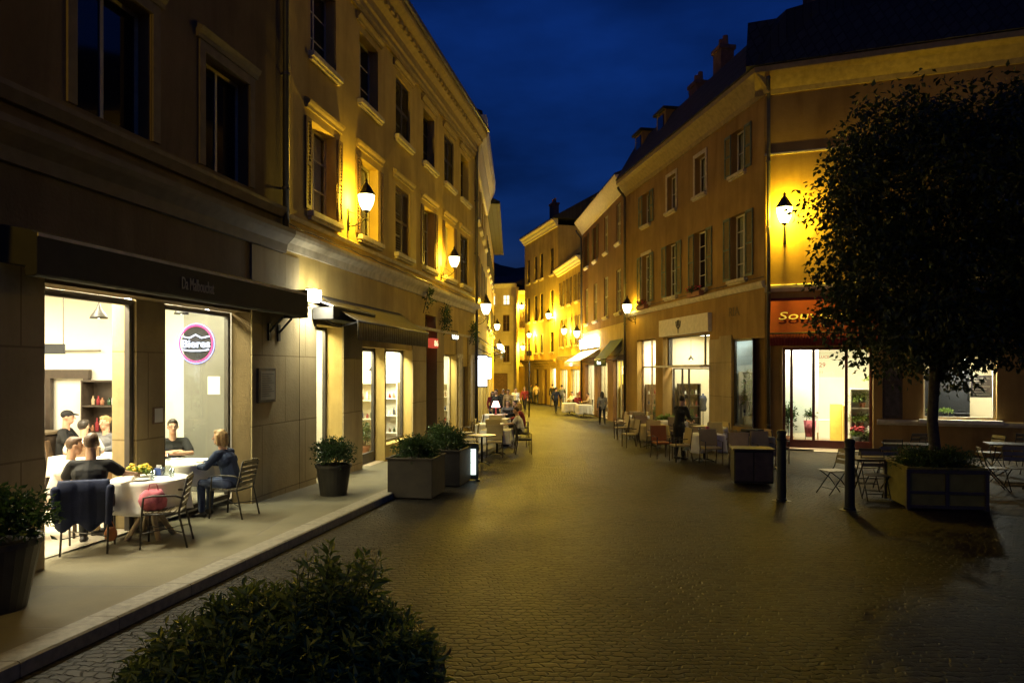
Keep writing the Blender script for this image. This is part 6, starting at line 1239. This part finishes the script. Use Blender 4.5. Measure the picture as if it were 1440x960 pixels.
# ------------------------------------------------------------------ flower shop
def FSw(px, y, z): return FS.w(FS.u(px, y), y, z)
t = shelf_unit('white plant shelf in the right bay of the flower shop', FSw(1196, .75, zs), FS.rz, 1.0, 1.9, .4, 3, 'room_white')
bs = FSw(1196, .75, zs)
Rf = Matrix.Rotation(FS.rz, 3, 'Z')
for k, (dx, z, r_, lf, lab) in enumerate(((.3, .66, (.38, .26, .26), 'leaf_bright', 'green plant on the middle shelf of the flower shop'), (.72, .66, (.36, .26, .26), 'leaf_box', 'dark green plant on the middle shelf of the flower shop'), (.35, 1.29, (.42, .28, .32), 'leaf_bright', 'bright green plant on the upper shelf of the flower shop'), (.75, 1.9, (.4, .3, .34), 'leaf_bright', 'trailing plant on top of the flower shop shelf'), (.6, .03, (.3, .2, .26), 'leaf_box', 'low plant on the bottom shelf of the flower shop'))):
    q = bs+Rf @ Vector((dx, .16, z+.03)); t = thing('potted_plant', lab, 'potted plant', q, FS.rz, 'plants on the flower shop shelf'); MB().lathe([(.07, 0), (.1, .14), (.09, .14), (.08, .1)], n=14).build('pot', 'pot_terra', t, True); shrub_leaves((0, -.03, .2), r_, 60, 6, .09, -.2).build('foliage', lf, t)
for dx, mt, lab in ((.18, 'petal_red', 'bunch of red flowers in a bucket in the right bay of the flower shop'), (.62, 'petal_white', 'bunch of white flowers in a bucket in the right bay of the flower shop')):
    q = FSw(1196, .52, zs)+Rf @ Vector((dx, 0, 0)); t = thing('flower_bucket', lab, 'flowers', q, FS.rz, 'flower buckets in the flower shop'); MB().lathe([(.11, 0), (.15, .42), (.14, .42), (.12, .3)], n=16).build('bucket', 'pot_dark', t, True); shrub_leaves((0, 0, .45), (.2, .18, .2), 40, 5, .08, 0).build('leaves', 'leaf_bright', t)
    m = MB()
    for k in range(40): a = random.uniform(0, 6.28); r_ = random.uniform(0, .2); m.ell((r_*math.cos(a), r_*math.sin(a), .62+random.uniform(-.06, .1)), (.035, .035, .025), None, 7, 5)
    m.build('blossom', mt, t)
q = FSw(1108, .8, zs); t = thing('potted_plant', 'tall leafy plant in the narrow left bay of the flower shop', 'potted plant', q, FS.rz); MB().lathe([(.13, 0), (.18, .34), (.16, .34), (.15, .25)], n=16).build('pot', 'pot_terra', t, True); shrub_leaves((0, 0, .9), (.3, .3, .65), 90, 6, .12, -.5).build('foliage', 'leaf_box', t); MB().tube([(0, 0, .25), (.03, 0, .8), (0, .02, 1.3)], .014).build('stem', 'bark', t)
q = FSw(1139, .95, zs); t = thing('flower_stand', 'dark purple bucket stand behind the flower shop glass', 'stand', q, FS.rz); MB().lathe([(.14, .32), (.2, .85), (.185, .85), (.17, .6)], n=18).build('bucket', 'cloth_pink', t, True)
for k in range(4): a = PI/4+k*PI/2; MB().tube([(.15*math.cos(a), .15*math.sin(a), .9), (.22*math.cos(a), .22*math.sin(a), 0)], .012).build('leg', 'iron', t)
shrub_leaves((0, 0, .95), (.2, .2, .3), 40, 5, .09, 0).build('foliage', 'leaf_box', t)
t = thing('shop_table', 'small white table with parcels at the back of the flower shop', 'table', FSw(1170, 2.6, zs), FS.rz); MB().box(-.5, .5, -.3, .3, .74, .78).build('tabletop', 'room_white', t, bevel=.005)
for x, y in ((-.45, -.25), (.45, -.25), (.45, .25), (-.45, .25)): MB().tube([(x, y, 0), (x, y, .74)], .02).build('leg', 'wood_pale', t)
t = thing('doorstep', 'pale stone doorstep of the flower shop', 'step', FS.w(b2_, 0, zs-.12), FS.rz); MB().box(0, b3_-b2_, -.35, .25, -.02, .11).build('slab', 'trim', t, bevel=.01)
# plant in the cool lit corner window, goods in the display window
q = F1.w(s1[0]+.15, .55, .12); t = thing('potted_plant', 'tall cactus-like plant in the cool lit corner window', 'potted plant', q, F1.rz); MB().lathe([(.15, 0), (.2, .45), (.18, .45), (.16, .35)], n=16).build('pot', 'china', t, True); shrub_leaves((0, 0, 1.25), (.26, .26, .85), 110, 6, .11, -.6).build('foliage', 'leaf_bright', t); MB().tube([(0, 0, .3), (0, 0, 1.9)], .03).build('stem', 'stem', t)
su = F1.w(s1[0]+.5, 1.7, .12); shelf_unit('blue-grey display shelf in the cool lit corner window', su, F1.rz, 1.2, 2.4, mat='cloth_bluegrey')
for k in (1, 2, 3): bottles_on(su, F1.rz, 7, 1.2, .6*k+.032, 'small glass item on the corner window shelf', 'items in the corner window', ('china', 'napkin_blue', 'bottle'))
q = FSw(1312, .45, .76); t = thing('potted_plant', 'small green plant at the bottom left of the display window', 'potted plant', q, FS.rz); MB().lathe([(.06, 0), (.09, .12), (.08, .12)], n=12).build('pot', 'pot_dark', t, True); shrub_leaves((0, 0, .16), (.2, .16, .14), 40, 5, .08, 0).build('foliage', 'leaf_bright', t)
q = FSw(1330, .45, .76); t = thing('potted_plant', 'second small green plant right of the tree trunk in the display window', 'potted plant', q, FS.rz); MB().lathe([(.06, 0), (.09, .12), (.08, .12)], n=12).build('pot', 'pot_dark', t, True); shrub_leaves((0, 0, .16), (.22, .16, .12), 40, 5, .08, 0).build('foliage', 'leaf_bright', t)
t = thing('display_goods', 'dark leather bag lying in the display window', 'bag', FSw(1352, .42, .76), FS.rz); MB().obox((0, 0, .07), (.42, .2, .14), None, .9).build('body', 'cloth_black', t, bevel=.03); MB().tube([(-.12, 0, .13), (-.08, 0, .22), (.08, 0, .22), (.12, 0, .13)], .012).build('handle', 'cloth_black', t); t.name = 'leather_bag'
# shelves of stock in the other lit shops
def stock(F, u, y, z, w, lab, mat='wood', M_rz=None, n=6, h=2.0):
    p = F.w(u, y, z); shelf_unit('shelf of stock '+lab, p, F.rz, w, h, mat=mat, group=None)
    for k in range(4): bottles_on(p, F.rz, n, w, h/4*k+.032, 'small item of stock '+lab, 'stock '+lab)
stock(F1, s3[0]+.15, 1.6, zf-.2, 1.0, 'in the glaring narrow shop left of the emblem shop', 'wood'); stock(F1, s2[0]+.25, 2.6, zf-.1, 1.1, 'at the left inside the emblem shop', 'wood_dark'); stock(F1, s2[1]-1.3, 2.2, zf-.1, 1.0, 'at the right inside the emblem shop', 'wood')
stock(F2L, w5[0]+.3, 1.6, fl2-.2, 1.0, 'in the shop under the three round letters', 'wood'); stock(F2, F2.len-2.4, 1.6, -.62, 1.2, 'in the shop under the green awning', 'wood_dark'); stock(F2, F2.len-6.4, 1.6, -.62, 1.2, 'in the red-brown house shop behind the terrace', 'wood'); stock(FA, 1.4, 1.5, -.62, 1.2, 'in the left shop by the lightboxes', 'wood')
t = thing('wall_poster', 'poster hanging inside the second left shop window', 'poster', F2L.w(w3[0]+.1, .36, 1.2), F2L.rz); MB().box(0, .42, 0, .01, 0, .6).build('sheet', 'poster', t)
t = thing('bust_display', 'dark dress form standing inside the emblem shop door', 'dress form', F1.w(s2[0]+1.3, 1.3, zf-.1), F1.rz); MB().lathe([(.12, .85), (.16, .95), (.12, 1.12), (.17, 1.35), (.13, 1.48), (.05, 1.53), (.04, 1.6)], n=16).build('bust', 'cloth_navy', t, True); MB().tube([(0, 0, .02), (0, 0, .86)], .018).lathe([(.16, 0), (.16, .02), (.03, .04)], n=16).build('stand', 'iron', t)
def end_stock(F, u, y0, z, w, left, lab, mat, h=2.0, n=5, plants=True):
    rz = F.rz-PI/2 if left else F.rz+PI/2; p = F.w(u, y0+w if left else y0, z)
    shelf_unit('display shelf '+lab, p, rz, w, h, .28, 4, mat)
    for k in range(4): bottles_on(p, rz, n, w, h/4*k+.032, 'item '+lab, 'goods '+lab, ('bottle', 'cloth_red', 'pot_terra', 'wood', 'cloth_bluegrey', 'china'))
    if plants:
        q = F.w(u+(-.35 if left else .35), y0+.3, z); pot('terracotta pot by the display shelf '+lab, q, .11, .15, .34, 'pot_terra'); shrub('small plant by the display shelf '+lab, q+Vector((0, 0, .33)), (.24, .24, .36), None, 50, 6, .09, 'leaf_box')
end_stock(F2L, d2[1]+.75, .42, fl2-.05, .8, True, 'behind the left glass shop door', 'room_cream'); end_stock(F2L, w3[1]-.05, .42, fl2-.05, .85, True, 'at the far end of the second left shop window', 'room_white', plants=False); end_stock(F2L, w5[1]+.25, .36, fl2-.2, .7, True, 'in the shop under the round letters', 'room_cream', plants=False)
end_stock(F1, s1[0]-.25, .5, .12, 1.0, False, 'at the left end of the cool lit corner window', 'room_white', plants=False); end_stock(F1, s3[0]+.2, .42, zf-.2, .9, False, 'in the glaring narrow shop', 'wood'); end_stock(F1, s2[0]+.3, .65, zf-.1, 1.0, False, 'inside the emblem shop', 'wood_dark'); end_stock(F2, F2.len-2.6, .4, -.62, .9, False, 'under the green awning', 'wood', plants=False)
for F_, u_, y_, z_, lab in ((F2L, d2[1]-.35, .75, 2.2, 'behind the left glass shop door'), (F2L, w3[0]+1.2, .8, 2.15, 'in the second left shop window'), (F1, s2[0]+1.2, .8, 2.6, 'behind the emblem shop transom'), (F1, s3[0]+.9, .7, 2.4, 'in the glaring narrow shop')):
    t = thing('pendant_lamp', 'small dark pendant lamp '+lab, 'pendant lamp', F_.w(u_, y_, z_), F_.rz, 'pendant lamps in the shops'); MB().lathe([(.13, 0), (.12, .03), (.04, .14), (.02, .2)], n=16).build('shade', 'iron', t, True); MB().tube([(0, 0, .2), (0, 0, .85)], .006).build('cord', 'iron', t); MB().ell((0, 0, .03), .04).build('bulb', 'spot_glow', t, True)
flush()
